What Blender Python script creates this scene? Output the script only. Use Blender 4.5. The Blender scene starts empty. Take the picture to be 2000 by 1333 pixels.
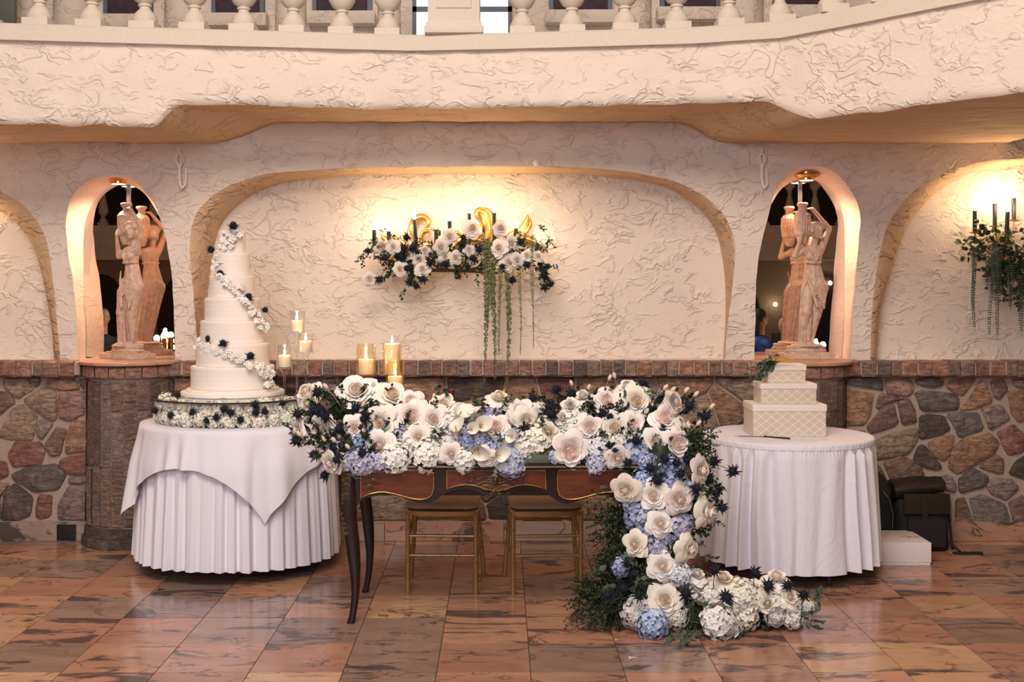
import bpy, bmesh, math, random
from math import sin, cos, pi, sqrt, radians, atan2, hypot
from mathutils import Vector, Matrix, noise
random.seed(7)
R = random.Random(11)
C = bpy.context.scene.collection
S = bpy.context.scene

# ------------------------------------------------------------------ camera, world, lights, exposure
F = 2259.0; H = 1.6; VX = 977.0; VY = 553.0
cam_data = bpy.data.cameras.new('camera')
cam_data.sensor_width = 36.0
cam_data.lens = F / 2000 * 36
cam_data.shift_x = (1000 - VX) / 2000
cam_data.shift_y = -(666.5 - VY) / 2000
cam_data.dof.use_dof = True
cam_data.dof.focus_distance = 5.5
cam_data.dof.aperture_fstop = 11.0
cam = bpy.data.objects.new('camera', cam_data)
cam.location = (0, 0, H); cam.rotation_euler = (pi / 2, 0, 0)
C.objects.link(cam); S.camera = cam

S.view_settings.view_transform = 'Standard'
S.view_settings.look = 'None'
S.view_settings.gamma = 1.0
S.view_settings.use_curve_mapping = False
S.view_settings.exposure = 0.0
S.cycles.max_bounces = 7
S.cycles.diffuse_bounces = 4
S.cycles.transparent_max_bounces = 16
S.cycles.sample_clamp_indirect = 4.0
S.cycles.use_denoising = True

w = bpy.data.worlds.new('world'); S.world = w; w.use_nodes = True
w.node_tree.nodes['Background'].inputs[0].default_value = (0.9, 0.8, 0.72, 1)
w.node_tree.nodes['Background'].inputs[1].default_value = 0.16

def area(name, loc, target, size, size_y, power, col):
    d = bpy.data.lights.new(name, 'AREA'); d.shape = 'RECTANGLE'
    d.size = size; d.size_y = size_y; d.energy = power; d.color = col
    o = bpy.data.objects.new(name, d); C.objects.link(o)
    o.location = loc
    o.rotation_euler = (Vector(target) - Vector(loc)).to_track_quat('-Z', 'Y').to_euler()
    return o
def point(name, loc, power, col, r=0.03):
    d = bpy.data.lights.new(name, 'POINT'); d.energy = power; d.color = col; d.shadow_soft_size = r
    o = bpy.data.objects.new(name, d); C.objects.link(o); o.location = loc
    return o
def spot(name, loc, target, power, col, ang=80, r=0.05):
    d = bpy.data.lights.new(name, 'SPOT'); d.energy = power; d.color = col; d.shadow_soft_size = r
    d.spot_size = radians(ang); d.spot_blend = 0.8
    o = bpy.data.objects.new(name, d); C.objects.link(o); o.location = loc
    o.rotation_euler = (Vector(target) - Vector(loc)).to_track_quat('-Z', 'Y').to_euler()
    return o
area('ceiling_light_front', (-0.6, 1.8, 5.6), (0, 6.6, 1.4), 4.0, 2.5, 430, (1.0, 0.84, 0.72))
area('daylight_window_light', (-1.5, -1.0, 3.0), (0, 6.0, 0.6), 3.0, 2.0, 150, (0.84, 0.88, 1.0))
area('ceiling_light_rear', (0, -6, 5.6), (0, -6, 0), 5, 4, 260, (1.0, 0.75, 0.55))

def P(px, py, Y):
    return Vector(((px - VX) / F * Y, Y, H - (py - VY) / F * Y))

# ------------------------------------------------------------------ mesh helper
class MB:
    def __init__(s): s.v = []; s.f = []; s.c = None
    def add(s, vs, fs):
        n = len(s.v); s.v += [tuple(p) for p in vs]; s.f += [tuple(i + n for i in f) for f in fs]; return s
    def box(s, a, b, jit=0):
        (x0, y0, z0), (x1, y1, z1) = a, b
        vs = [(x, y, z) for x in (x0, x1) for y in (y0, y1) for z in (z0, z1)]
        if jit: vs = [(x + R.uniform(-jit, jit), y + R.uniform(-jit, jit), z + R.uniform(-jit, jit)) for x, y, z in vs]
        return s.add(vs, [(0, 1, 3, 2), (4, 6, 7, 5), (0, 4, 5, 1), (2, 3, 7, 6), (0, 2, 6, 4), (1, 5, 7, 3)])
    def bbox(s, a, b, e):   # bevelled box
        (x0, y0, z0), (x1, y1, z1) = a, b
        bm = bmesh.new(); bmesh.ops.create_cube(bm, size=1)
        for v in bm.verts:
            v.co = Vector(((x0 + x1) / 2 + v.co.x * (x1 - x0), (y0 + y1) / 2 + v.co.y * (y1 - y0), (z0 + z1) / 2 + v.co.z * (z1 - z0)))
        bmesh.ops.bevel(bm, geom=bm.edges[:], offset=e, segments=2, affect='EDGES', profile=0.7)
        bm.verts.ensure_lookup_table(); bm.verts.index_update()
        s.add([v.co[:] for v in bm.verts], [[v.index for v in f.verts] for f in bm.faces]); bm.free(); return s
    def grid(s, pts, closed_u=False, closed_v=False):   # pts[i][j]
        n = len(pts); m = len(pts[0]); vs = [p for row in pts for p in row]; fs = []
        for i in range(n if closed_u else n - 1):
            for j in range(m if closed_v else m - 1):
                i2 = (i + 1) % n; j2 = (j + 1) % m
                fs.append((i * m + j, i * m + j2, i2 * m + j2, i2 * m + j))
        return s.add(vs, fs)
    def tube(s, path, rad, seg=8, cap=True):
        path = [Vector(p) for p in path]; n = len(path)
        if not hasattr(rad, '__len__'): rad = [rad] * n
        rows = []; up = None
        for i, p in enumerate(path):
            t = (path[min(i + 1, n - 1)] - path[max(i - 1, 0)])
            if t.length < 1e-9: t = Vector((0, 0, 1))
            t.normalize()
            if up is None:
                up = Vector((0, 0, 1)) if abs(t.z) < 0.9 else Vector((1, 0, 0))
            a = t.cross(up).normalized(); up = a.cross(t).normalized()
            rows.append([p + (a * cos(2 * pi * k / seg) + up * sin(2 * pi * k / seg)) * rad[i] for k in range(seg)])
        base = len(s.v); s.grid(rows, closed_v=True)
        if cap:
            s.f.append(tuple(base + k for k in range(seg))[::-1] if True else ())
            s.f.append(tuple(base + (n - 1) * seg + k for k in range(seg)))
        return s
    def lathe(s, prof, c=(0, 0, 0), seg=24, a0=0, a1=2 * pi):
        full = abs(a1 - a0 - 2 * pi) < 1e-6
        m = seg if full else seg + 1
        rows = []
        for r, z in prof:
            rows.append([(c[0] + r * cos(a0 + (a1 - a0) * k / seg), c[1] + r * sin(a0 + (a1 - a0) * k / seg), c[2] + z) for k in range(m)])
        return s.grid(rows, closed_v=full)
    def ell(s, c, r, seg=12, rings=8, M=None):
        rows = []
        c = Vector(c)
        for i in range(rings + 1):
            ph = pi * i / rings
            row = []
            for k in range(seg):
                th = 2 * pi * k / seg
                v = Vector((r[0] * sin(ph) * cos(th), r[1] * sin(ph) * sin(th), -r[2] * cos(ph)))
                if M: v = M @ v
                row.append(c + v)
            rows.append(row)
        return s.grid(rows, closed_v=True)
    def cone(s, p0, r0, p1, r1, seg=16):   # tapered capsule
        p0 = Vector(p0); p1 = Vector(p1); s.tube([p0, p1], [r0, r1], seg)
        s.ell(p0, (r0, r0, r0), seg, 8); s.ell(p1, (r1, r1, r1), seg, 8); return s
    def poly(s, pts2, y0, y1):   # extrude x,z polygon along y
        n = len(pts2)
        vs = [(x, y0, z) for x, z in pts2] + [(x, y1, z) for x, z in pts2]
        fs = [tuple(range(n)), tuple(range(2 * n - 1, n - 1, -1))]
        fs += [(i, i + n, (i + 1) % n + n, (i + 1) % n) for i in range(n)]
        return s.add(vs, fs)
    def mesh(s, name, smooth=True, mats=()):
        me = bpy.data.meshes.new(name)
        me.from_pydata([tuple(v) for v in s.v], [], s.f); me.validate()
        bm = bmesh.new(); bm.from_mesh(me); bmesh.ops.recalc_face_normals(bm, faces=bm.faces[:]); bm.to_mesh(me); bm.free()
        if s.c is not None:
            at = me.color_attributes.new('tint', 'FLOAT_COLOR', 'POINT')
            if len(s.c) == len(me.vertices):
                for i, c in enumerate(s.c): at.data[i].color = (c, c, c, 1)
        for m in mats: me.materials.append(m)
        if smooth:
            me.polygons.foreach_set('use_smooth', [True] * len(me.polygons))
            if smooth != 'all':
                me.set_sharp_from_angle(angle=radians(38))
        return me

def wloc(o):
    v = Vector((0, 0, 0))
    while o is not None: v += o.location; o = o.parent
    return v
def link(name, me, parent=None, loc=None, rot=None, scale=None, color=None):
    o = bpy.data.objects.new(name, me); C.objects.link(o)
    if parent is not None: o.parent = parent
    if loc is not None: o.location = loc
    if rot is not None: o.rotation_euler = rot
    if scale is not None: o.scale = (scale,) * 3 if not hasattr(scale, '__len__') else scale
    if color is not None: o.color = (*color, 1)
    return o
def part(name, mb, mat, parent=None, smooth=True, color=None, world=True, label=None, kind=None):
    me = mb if isinstance(mb, bpy.types.Mesh) else mb.mesh(name, smooth, [mat])
    o = link(name, me, parent, color=color)
    if parent is not None and world: o.location = -wloc(parent)
    if label: o['label'] = label
    if kind: o['kind'] = kind
    return o
def struct(name, mb, mat, smooth=True, parent=None, label=None):
    o = part(name, mb, mat, parent, smooth)
    if parent is None: o['kind'] = 'structure'
    if label: o['label'] = label
    return o
def tag(o, label, cat, group=None):
    o['label'] = label; o['category'] = cat
    if group: o['group'] = group
    return o
def thing(name, label, cat, loc=(0, 0, 0), rz=0, group=None):
    o = bpy.data.objects.new(name, None); C.objects.link(o)
    o.empty_display_size = 0.05
    o.location = loc; o.rotation_euler = (0, 0, rz)
    return tag(o, label, cat, group)
def copy_tree(o, parent=None):
    c = o.copy(); C.objects.link(c)
    if parent is not None: c.parent = parent
    for ch in list(o.children): copy_tree(ch, c)
    return c

# ------------------------------------------------------------------ materials
class N:
    def __init__(s, name):
        s.m = bpy.data.materials.new(name); s.m.use_nodes = True
        s.t = s.m.node_tree; s.n = s.t.nodes; s.l = s.t.links
        s.p = s.n['Principled BSDF']; s.out = s.n['Material Output']
    def add(s, typ, ins=None, **kw):
        nd = s.n.new(typ)
        for k, v in kw.items(): setattr(nd, k, v)
        for k, v in (ins or {}).items(): s.set(nd, k, v)
        return nd
    def set(s, nd, k, v):
        i = nd.inputs[k]
        if isinstance(v, bpy.types.NodeSocket): s.l.new(v, i)
        else: i.default_value = v
    def P(s, **kw):
        for k, v in kw.items():
            k = k.replace('_', ' ')
            if isinstance(v, tuple) and len(v) == 3 and k != 'Subsurface Radius': v = (*v, 1)
            s.set(s.p, k, v)
    def coord(s, obj=True, scale=(1, 1, 1), rand=False):
        tc = s.add('ShaderNodeTexCoord')
        o = tc.outputs['Object'] if obj else s.add('ShaderNodeNewGeometry').outputs['Position']
        if rand:
            oi = s.add('ShaderNodeObjectInfo')
            a = s.add('ShaderNodeVectorMath', {0: o}, operation='ADD')
            m = s.add('ShaderNodeMath', {0: oi.outputs['Random'], 1: 97.0}, operation='MULTIPLY')
            cb = s.add('ShaderNodeCombineXYZ', {0: m.outputs[0], 1: m.outputs[0], 2: m.outputs[0]})
            s.l.new(cb.outputs[0], a.inputs[1]); o = a.outputs[0]
        mp = s.add('ShaderNodeMapping', {'Vector': o, 'Scale': scale})
        return mp.outputs[0]
    def noise(s, vec, scale, detail=4, rough=0.5, dist=0):
        return s.add('ShaderNodeTexNoise', {'Vector': vec, 'Scale': scale, 'Detail': detail, 'Roughness': rough, 'Distortion': dist})
    def ramp(s, fac, stops, interp='LINEAR'):
        r = s.add('ShaderNodeValToRGB', {'Fac': fac}); cr = r.color_ramp; cr.interpolation = interp
        while len(cr.elements) < len(stops): cr.elements.new(0.5)
        for e, (p, c) in zip(cr.elements, stops):
            e.position = p; e.color = (*c, 1) if hasattr(c, '__len__') else (c, c, c, 1)
        return r.outputs[0]
    def mix(s, fac, a, b, mode='MIX'):
        m = s.add('ShaderNodeMix', data_type='RGBA', blend_type=mode)
        for k, v in ((0, fac), (6, a), (7, b)):
            if isinstance(v, tuple) and len(v) == 3 and k != 'Subsurface Radius': v = (*v, 1)
            s.set(m, k, v)
        return m.outputs[2]
    def math(s, op, a, b=0.0, clamp=False):
        m = s.add('ShaderNodeMath', operation=op, use_clamp=clamp); s.set(m, 0, a); s.set(m, 1, b); return m.outputs[0]
    def bump(s, h, strength=0.5, dist=0.01):
        b = s.add('ShaderNodeBump', {'Height': h, 'Strength': strength, 'Distance': dist})
        s.l.new(b.outputs[0], s.p.inputs['Normal']); return b

def simple(name, col, rough=0.6, metal=0, bump=0, bscale=60, var=0.0, coat=0, sss=0, spec=None, sheen=0):
    n = N(name); v = n.coord(False)
    if var or bump:
        nz = n.noise(v, bscale, 4).outputs['Fac']
    if var:
        dark = tuple(c * (1 - var) for c in col); lite = tuple(min(1, c * (1 + var)) for c in col)
        n.P(Base_Color=n.ramp(nz, [(0.3, dark), (0.7, lite)]))
    else: n.P(Base_Color=col)
    n.P(Roughness=rough, Metallic=metal)
    if bump: n.bump(nz, bump, 0.004)
    if coat: n.P(Coat_Weight=coat, Coat_Roughness=0.15)
    if sss: n.P(Subsurface_Weight=sss, Subsurface_Radius=(0.02, 0.012, 0.008), Subsurface_Scale=1.0)
    if spec is not None: n.set(n.p, 'Specular IOR Level', spec)
    if sheen: n.P(Sheen_Weight=sheen)
    return n.m

def mat_plaster(name, col, amp=1.0, sx=1.0):
    n = N(name); v = n.coord(False)
    wn = n.noise(v, 3.0, 3)
    wsub = n.add('ShaderNodeVectorMath', {0: wn.outputs['Color'], 1: (0.5, 0.5, 0.5)}, operation='SUBTRACT')
    wscl = n.add('ShaderNodeVectorMath', {0: wsub.outputs[0]}, operation='SCALE'); wscl.inputs['Scale'].default_value = 0.16
    vw = n.add('ShaderNodeVectorMath', {0: v, 1: wscl.outputs[0]}, operation='ADD').outputs[0]
    vm = n.add('ShaderNodeMapping', {'Vector': vw, 'Scale': (5.2 * sx, 5.2, 8.5)}).outputs[0]
    vm2 = n.add('ShaderNodeMapping', {'Vector': vw, 'Scale': (9.0 * sx, 9.0, 15.0), 'Location': (3.1, 7.7, 1.3)}).outputs[0]
    n1 = n.noise(vm, 1.0, 2.5, 0.5, 0.6).outputs['Fac']
    n2 = n.noise(vm2, 1.0, 2.0, 0.5, 0.4).outputs['Fac']
    def terr(x, k, lo):
        fr = n.math('FRACT', n.math('MULTIPLY', x, k))
        return n.ramp(fr, [(0.0, 0.0), (lo, 1.0), (lo + 0.22, 0.12), (1.0, 0.0)])       # steep rise, slow fall: trowel ledges
    h1 = terr(n1, 4.0, 0.07); h2 = terr(n2, 2.5, 0.08)
    msk = n.ramp(n.noise(v, 3.1, 3).outputs['Fac'], [(0.46, 0.0), (0.54, 1.0)])
    msk2 = n.ramp(n.noise(vm2, 0.8, 3).outputs['Fac'], [(0.47, 0.0), (0.54, 1.0)])
    a = n.math('MULTIPLY', h1, msk); b = n.math('MULTIPLY', h2, msk2)
    fine = n.noise(v, 45, 5, 0.6).outputs['Fac']
    h = n.math('ADD', n.math('ADD', n.math('MULTIPLY', a, 0.9), n.math('MULTIPLY', b, 0.6)), n.math('MULTIPLY', fine, 0.35))
    n.bump(h, 0.62 * amp, 0.018)
    c = n.ramp(n.noise(v, 1.6, 4).outputs['Fac'], [(0.3, tuple(x * 0.94 for x in col)), (0.7, col)])
    n.P(Base_Color=c, Roughness=0.75); n.set(n.p, 'Specular IOR Level', 0.25)
    return n.m

def mat_stone(name='field_stone'):
    n = N(name); v = n.coord(False, rand=False)
    oi = n.add('ShaderNodeObjectInfo')
    vr = n.coord(False, rand=True)
    rot = n.add('ShaderNodeMapping', {'Vector': vr, 'Scale': (5, 5, 17)})
    n.l.new(n.add('ShaderNodeCombineXYZ', {1: n.math('MULTIPLY', oi.outputs['Random'], 3.0)}).outputs[0], rot.inputs['Rotation'])
    band = n.noise(rot.outputs[0], 2.2, 6, 0.65, 1.2).outputs['Fac']
    blot = n.noise(vr, 9, 6, 0.7, 0.5).outputs['Fac']
    c1 = n.mix(n.ramp(band, [(0.35, 0.0), (0.65, 1.0)]), oi.outputs['Color'], n.mix(1.0, oi.outputs['Color'], (0.52, 0.50, 0.55), 'MULTIPLY'))
    c2 = n.mix(n.ramp(blot, [(0.52, 0.0), (0.72, 0.55)]), c1, (0.50, 0.37, 0.30))
    c3 = n.mix(n.ramp(n.noise(vr, 30, 5, 0.7).outputs['Fac'], [(0.35, 0.55), (0.55, 0.0)]), c2, (0.07, 0.05, 0.045))
    n.P(Base_Color=c3, Roughness=0.62)
    n.bump(n.math('ADD', blot, n.math('MULTIPLY', band, 0.8)), 1.0, 0.035)
    return n.m

def mat_marble(name='marble_tile'):
    n = N(name); oi = n.add('ShaderNodeObjectInfo')
    vr = n.coord(False, rand=True)
    mp = n.add('ShaderNodeMapping', {'Vector': vr, 'Scale': (1.7, 4.6, 4.0)})
    n.l.new(n.add('ShaderNodeCombineXYZ', {2: n.math('SUBTRACT', n.math('MULTIPLY', oi.outputs['Random'], -1.1), 0.05)}).outputs[0], mp.inputs['Rotation'])
    vein = n.noise(mp.outputs[0], 1.3, 5, 0.5, 1.0).outputs['Fac']
    vf = n.math('ABSOLUTE', n.math('SUBTRACT', vein, 0.5))
    thin = n.ramp(vf, [(0.0, 1.0), (0.018, 0.0)])
    big = n.ramp(n.noise(mp.outputs[0], 1.05, 6, 0.60, 1.1).outputs['Fac'], [(0.565, 0.0), (0.62, 1.0)])
    thinm = n.math('MULTIPLY', thin, n.ramp(n.noise(vr, 2.6, 3).outputs['Fac'], [(0.42, 0.0), (0.55, 0.9)]))
    cloud = n.noise(mp.outputs[0], 1.5, 6, 0.6, 0.6).outputs['Fac']
    base = n.mix(n.ramp(cloud, [(0.35, 0.0), (0.7, 0.8)]), oi.outputs['Color'], n.mix(1.0, oi.outputs['Color'], (0.66, 0.60, 0.60), 'MULTIPLY'))
    c = n.mix(n.math('MAXIMUM', thinm, n.math('MULTIPLY', big, 0.85)), base, (0.045, 0.038, 0.038))
    n.P(Base_Color=c, Roughness=n.ramp(n.noise(vr, 6, 4).outputs['Fac'], [(0.3, 0.12), (0.7, 0.24)]))
    n.set(n.p, 'Specular IOR Level', 0.55)
    return n.m

def mat_petal(name, inner):
    n = N(name); oi = n.add('ShaderNodeObjectInfo')
    at = n.add('ShaderNodeVertexColor', layer_name='tint')
    c = n.mix(at.outputs['Color'], oi.outputs['Color'], inner)
    n.P(Base_Color=c, Roughness=0.55); n.set(n.p, 'Specular IOR Level', 0.25)
    n.P(Subsurface_Weight=0.25, Subsurface_Radius=(0.01, 0.006, 0.004), Subsurface_Scale=1.0)
    return n.m
def mat_hyd(name='hydrangea_petal'):
    n = N(name); oi = n.add('ShaderNodeObjectInfo')
    at = n.add('ShaderNodeVertexColor', layer_name='tint')
    g = n.mix(0.55, oi.outputs['Color'], (0.78, 0.80, 0.80))
    c = n.mix(n.ramp(at.outputs['Color'], [(0.0, 0.0), (0.7, 1.0)]), oi.outputs['Color'], g)
    n.P(Base_Color=c, Roughness=0.6); n.set(n.p, 'Specular IOR Level', 0.2)
    return n.m

def mat_emit(name, col, strength):
    n = N(name); e = n.add('ShaderNodeEmission', {'Color': (*col, 1), 'Strength': strength})
    n.l.new(e.outputs[0], n.out.inputs['Surface']); return n.m
def mat_thin_glass(name, tint, refl=0.12, reflcol=(1, 1, 1)):
    n = N(name)
    tr = n.add('ShaderNodeBsdfTransparent', {'Color': (*tint, 1)})
    gl = n.add('ShaderNodeBsdfGlossy', {'Color': (*reflcol, 1), 'Roughness': 0.03})
    lw = n.add('ShaderNodeLayerWeight', {'Blend': 0.35})
    f = n.math('ADD', n.math('MULTIPLY', lw.outputs['Facing'], 0.55), refl, True)
    mx = n.add('ShaderNodeMixShader'); n.l.new(f, mx.inputs[0]); n.l.new(tr.outputs[0], mx.inputs[1]); n.l.new(gl.outputs[0], mx.inputs[2])
    n.l.new(mx.outputs[0], n.out.inputs['Surface']); return n.m
def mat_mirror():
    n = N('mirror_glass'); n.P(Base_Color=(0.80, 0.80, 0.78), Metallic=1.0, Roughness=0.0); return n.m
def mat_boxpaper():
    n = N('lattice_print_card'); v = n.coord(False)
    sp = n.add('ShaderNodeSeparateXYZ', {0: v})
    u = n.math('ADD', sp.outputs[0], sp.outputs[1])
    def line(sgn):
        a = n.math('ADD', n.math('MULTIPLY', u, 17.0), n.math('MULTIPLY', sp.outputs[2], 22.0 * sgn))
        f = n.math('ABSOLUTE', n.math('SUBTRACT', n.math('FRACT', a), 0.5))
        return n.ramp(f, [(0.03, 1.0), (0.06, 0.0)])
    m = n.math('MAXIMUM', line(1), line(-1))
    n.P(Base_Color=n.mix(m, (0.66, 0.56, 0.45), (0.86, 0.80, 0.72)), Roughness=0.55); return n.m
def mat_cloth(name, col, wr=0.0):
    n = N(name); v = n.coord(False)
    h = n.noise(v, 900, 2).outputs['Fac']
    if wr:
        vv = n.add('ShaderNodeMapping', {'Vector': v, 'Scale': (3, 3, 1.6)}).outputs[0]
        cr = n.noise(vv, 3.0, 4, 0.55, 1.2).outputs['Fac']
        rid = n.ramp(n.math('ABSOLUTE', n.math('SUBTRACT', cr, 0.5)), [(0.0, 1.0), (0.10, 0.0)])
        h = n.math('ADD', n.math('MULTIPLY', h, 0.06), n.math('MULTIPLY', rid, 0.6))
        n.bump(h, wr, 0.01)
    else: n.bump(h, 0.15, 0.001)
    n.P(Base_Color=col, Roughness=0.8, Sheen_Weight=0.15); return n.m
def mat_wood(name, a, b, rough=0.38, coat=0.15):
    n = N(name); v = n.coord(False)
    vv = n.add('ShaderNodeMapping', {'Vector': v, 'Scale': (2.0, 8, 14)}).outputs[0]
    g = n.noise(vv, 5, 6, 0.6, 1.0).outputs['Fac']
    n.P(Base_Color=n.ramp(g, [(0.3, a), (0.7, b)]), Roughness=rough, Coat_Weight=coat, Coat_Roughness=0.12); return n.m

M = {}
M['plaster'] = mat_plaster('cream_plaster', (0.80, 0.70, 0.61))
M['soffit'] = mat_plaster('brushed_plaster', (0.62, 0.43, 0.28), 1.3, 0.35)  # darker orange than the wall plaster: warm bounce and shade put into colour
M['plaster_smooth'] = mat_plaster('niche_plaster', (0.80, 0.67, 0.57), 0.35)
M['concrete'] = simple('cast_cream_concrete', (0.66, 0.59, 0.50), 0.7, bump=0.12, bscale=120, var=0.06)
M['stone'] = mat_stone(); M['marble'] = mat_marble()
M['mortar'] = simple('brown_mortar', (0.40, 0.31, 0.25), 0.9, bump=0.5, bscale=70, var=0.15)
M['grout'] = simple('floor_grout', (0.10, 0.06, 0.045), 0.8)
M['mirror'] = mat_mirror()
M['statue'] = simple('terracotta_marble', (0.60, 0.42, 0.32), 0.5, bump=0.3, bscale=40, var=0.22)
M['brass'] = simple('brass', (0.72, 0.42, 0.16), 0.3, 1.0)
M['gold'] = simple('gilded_wood', (0.75, 0.47, 0.15), 0.35, 0.85, bump=0.3, bscale=40, var=0.25)
M['goldpaint'] = simple('gold_painted_wood', (0.40, 0.25, 0.10), 0.35, 0.55, bump=0.05, bscale=90, var=0.12)
M['bronze'] = simple('aged_bronze', (0.11, 0.075, 0.035), 0.42, 0.75, bump=0.6, bscale=50, var=0.5)
M['black'] = simple('black_wax', (0.012, 0.012, 0.012), 0.35)
M['flame'] = mat_emit('bulb_flame', (1.0, 0.80, 0.55), 45)
M['cflame'] = mat_emit('candle_flame', (1.0, 0.72, 0.38), 30)
M['lampglow'] = mat_emit('lamp_lens', (1.0, 0.78, 0.55), 20)
M['wax'] = simple('ivory_wax', (0.92, 0.80, 0.66), 0.5, sss=1.0)
M['glass'] = mat_thin_glass('clear_glass', (0.97, 0.96, 0.95), 0.03)
M['goldglass'] = mat_thin_glass('amber_glass', (0.99, 0.93, 0.78), 0.05, (1.0, 0.75, 0.4))
M['discglass'] = mat_thin_glass('table_glass', (0.62, 0.64, 0.62), 0.30)
M['frost'] = simple('white_frosting', (0.90, 0.83, 0.77), 0.6, bump=0.25, bscale=110, sss=0.1)
M['linen'] = mat_cloth('white_linen', (0.81, 0.80, 0.89))
M['linen2'] = mat_cloth('creased_white_linen', (0.79, 0.78, 0.87), 0.22)
M['petal'] = mat_petal('rose_petal', (0.92, 0.64, 0.40))
M['petal_pink'] = mat_petal('blush_rose_petal', (0.90, 0.62, 0.50))
M['hyd'] = mat_hyd()
M['thistle'] = simple('thistle_navy', (0.010, 0.013, 0.028), 0.8, var=0.5, bscale=80)
M['leaf'] = simple('dark_leaf', (0.022, 0.036, 0.015), 0.5, var=0.5, bscale=30)
M['leafmid'] = simple('olive_leaf', (0.06, 0.10, 0.035), 0.5, var=0.4, bscale=30)
M['vine'] = simple('vine_leaf', (0.035, 0.060, 0.022), 0.5, var=0.4, bscale=30)
M['euca'] = simple('eucalyptus_leaf', (0.07, 0.11, 0.075), 0.55, var=0.3, bscale=20)
M['amar'] = simple('green_amaranth', (0.17, 0.20, 0.08), 0.8, var=0.4, bscale=60)
M['bunny'] = simple('cream_grass_head', (0.78, 0.64, 0.52), 0.9, bump=0.5, bscale=300)
M['calla'] = simple('calla_white', (0.86, 0.84, 0.74), 0.45, sss=0.2)
M['wood'] = mat_wood('dark_mahogany', (0.008, 0.003, 0.002), (0.022, 0.006, 0.004))
M['inlay'] = mat_wood('red_mahogany_panel', (0.075, 0.018, 0.008), (0.16, 0.040, 0.015))
M['cushion'] = simple('tan_cushion_fabric', (0.50, 0.36, 0.25), 0.85, bump=0.1, bscale=400)
M['boxpaper'] = mat_boxpaper()
M['whitecard'] = simple('white_card', (0.82, 0.76, 0.74), 0.5)
M['blackfab'] = simple('black_nylon', (0.010, 0.010, 0.012), 0.8, bump=0.2, bscale=300)
M['leather'] = simple('dark_leather', (0.022, 0.014, 0.011), 0.4, bump=0.3, bscale=90)
M['metal'] = simple('grey_metal', (0.5, 0.5, 0.5), 0.3, 1.0)
M['blackplastic'] = simple('black_plastic', (0.02, 0.02, 0.02), 0.3)
M['whitepaint'] = simple('white_painted_metal', (0.90, 0.84, 0.78), 0.4)
M['whitebranch'] = simple('pale_dried_flower', (0.8, 0.7, 0.6), 0.8)
M['redfoil'] = simple('burgundy_foil', (0.10, 0.01, 0.012), 0.35)
M['goldfoil'] = simple('gold_foil', (0.65, 0.33, 0.05), 0.3, 0.9)
M['bottle'] = simple('dark_bottle_glass', (0.01, 0.015, 0.008), 0.08)
M['ribbon'] = simple('mustard_ribbon', (0.60, 0.33, 0.08), 0.6)
M['daylight'] = mat_emit('daylight_pane', (0.85, 0.93, 1.0), 3.0)
M['winframe'] = simple('window_frame_paint', (0.10, 0.12, 0.16), 0.5)
M['darkpane'] = simple('dark_purple_glass', (0.045, 0.018, 0.035), 0.7, var=0.6, bscale=14)
M['dark'] = simple('dark_brown_wood', (0.03, 0.018, 0.012), 0.5)
M['farwall'] = simple('far_wall_paint', (0.42, 0.32, 0.23), 0.8)
M['skin'] = simple('skin', (0.50, 0.28, 0.19), 0.5, sss=0.1)
M['blue'] = simple('blue_dress', (0.03, 0.08, 0.30), 0.7)
M['suit'] = simple('black_suit', (0.012, 0.012, 0.015), 0.8)
M['hairdark'] = simple('dark_hair', (0.03, 0.018, 0.012), 0.6)
M['hairwhite'] = simple('white_hair', (0.7, 0.66, 0.6), 0.6)
M['marbleshelf'] = simple('pink_marble_slab', (0.52, 0.30, 0.20), 0.3, var=0.2, bscale=12)

# ------------------------------------------------------------------ THE SETTING
WY = 7.19          # front plane of the plaster wall
NY = 7.43          # back plane of the niches
def w2(px, py, Y=WY):
    v = P(px, py, Y); return (v.x, v.z)
def smooth(t): t = max(0.0, min(1.0, t)); return t * t * (3 - 2 * t)
def lerp(a, b, t): return a + (b - a) * t
def resample(pts, n):
    # smooth (Catmull-Rom) then even arc length
    q = []
    m = len(pts)
    for i in range(m - 1):
        p0 = pts[max(i - 1, 0)]; p1 = pts[i]; p2 = pts[i + 1]; p3 = pts[min(i + 2, m - 1)]
        for k in range(8):
            t = k / 8
            q.append(tuple(0.5 * ((2 * p1[a]) + (-p0[a] + p2[a]) * t + (2 * p0[a] - 5 * p1[a] + 4 * p2[a] - p3[a]) * t * t + (-p0[a] + 3 * p1[a] - 3 * p2[a] + p3[a]) * t ** 3) for a in range(len(p1))))
    q.append(tuple(pts[-1]))
    L = [0]
    for a, b in zip(q, q[1:]): L.append(L[-1] + sqrt(sum((a[k] - b[k]) ** 2 for k in range(len(a)))))
    out = []; j = 0
    for i in range(n):
        d = L[-1] * i / (n - 1)
        while j < len(L) - 2 and L[j + 1] < d: j += 1
        t = (d - L[j]) / max(1e-9, L[j + 1] - L[j])
        out.append(tuple(lerp(q[j][k], q[j + 1][k], max(0, min(1, t))) for k in range(len(q[j]))))
    return out

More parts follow.
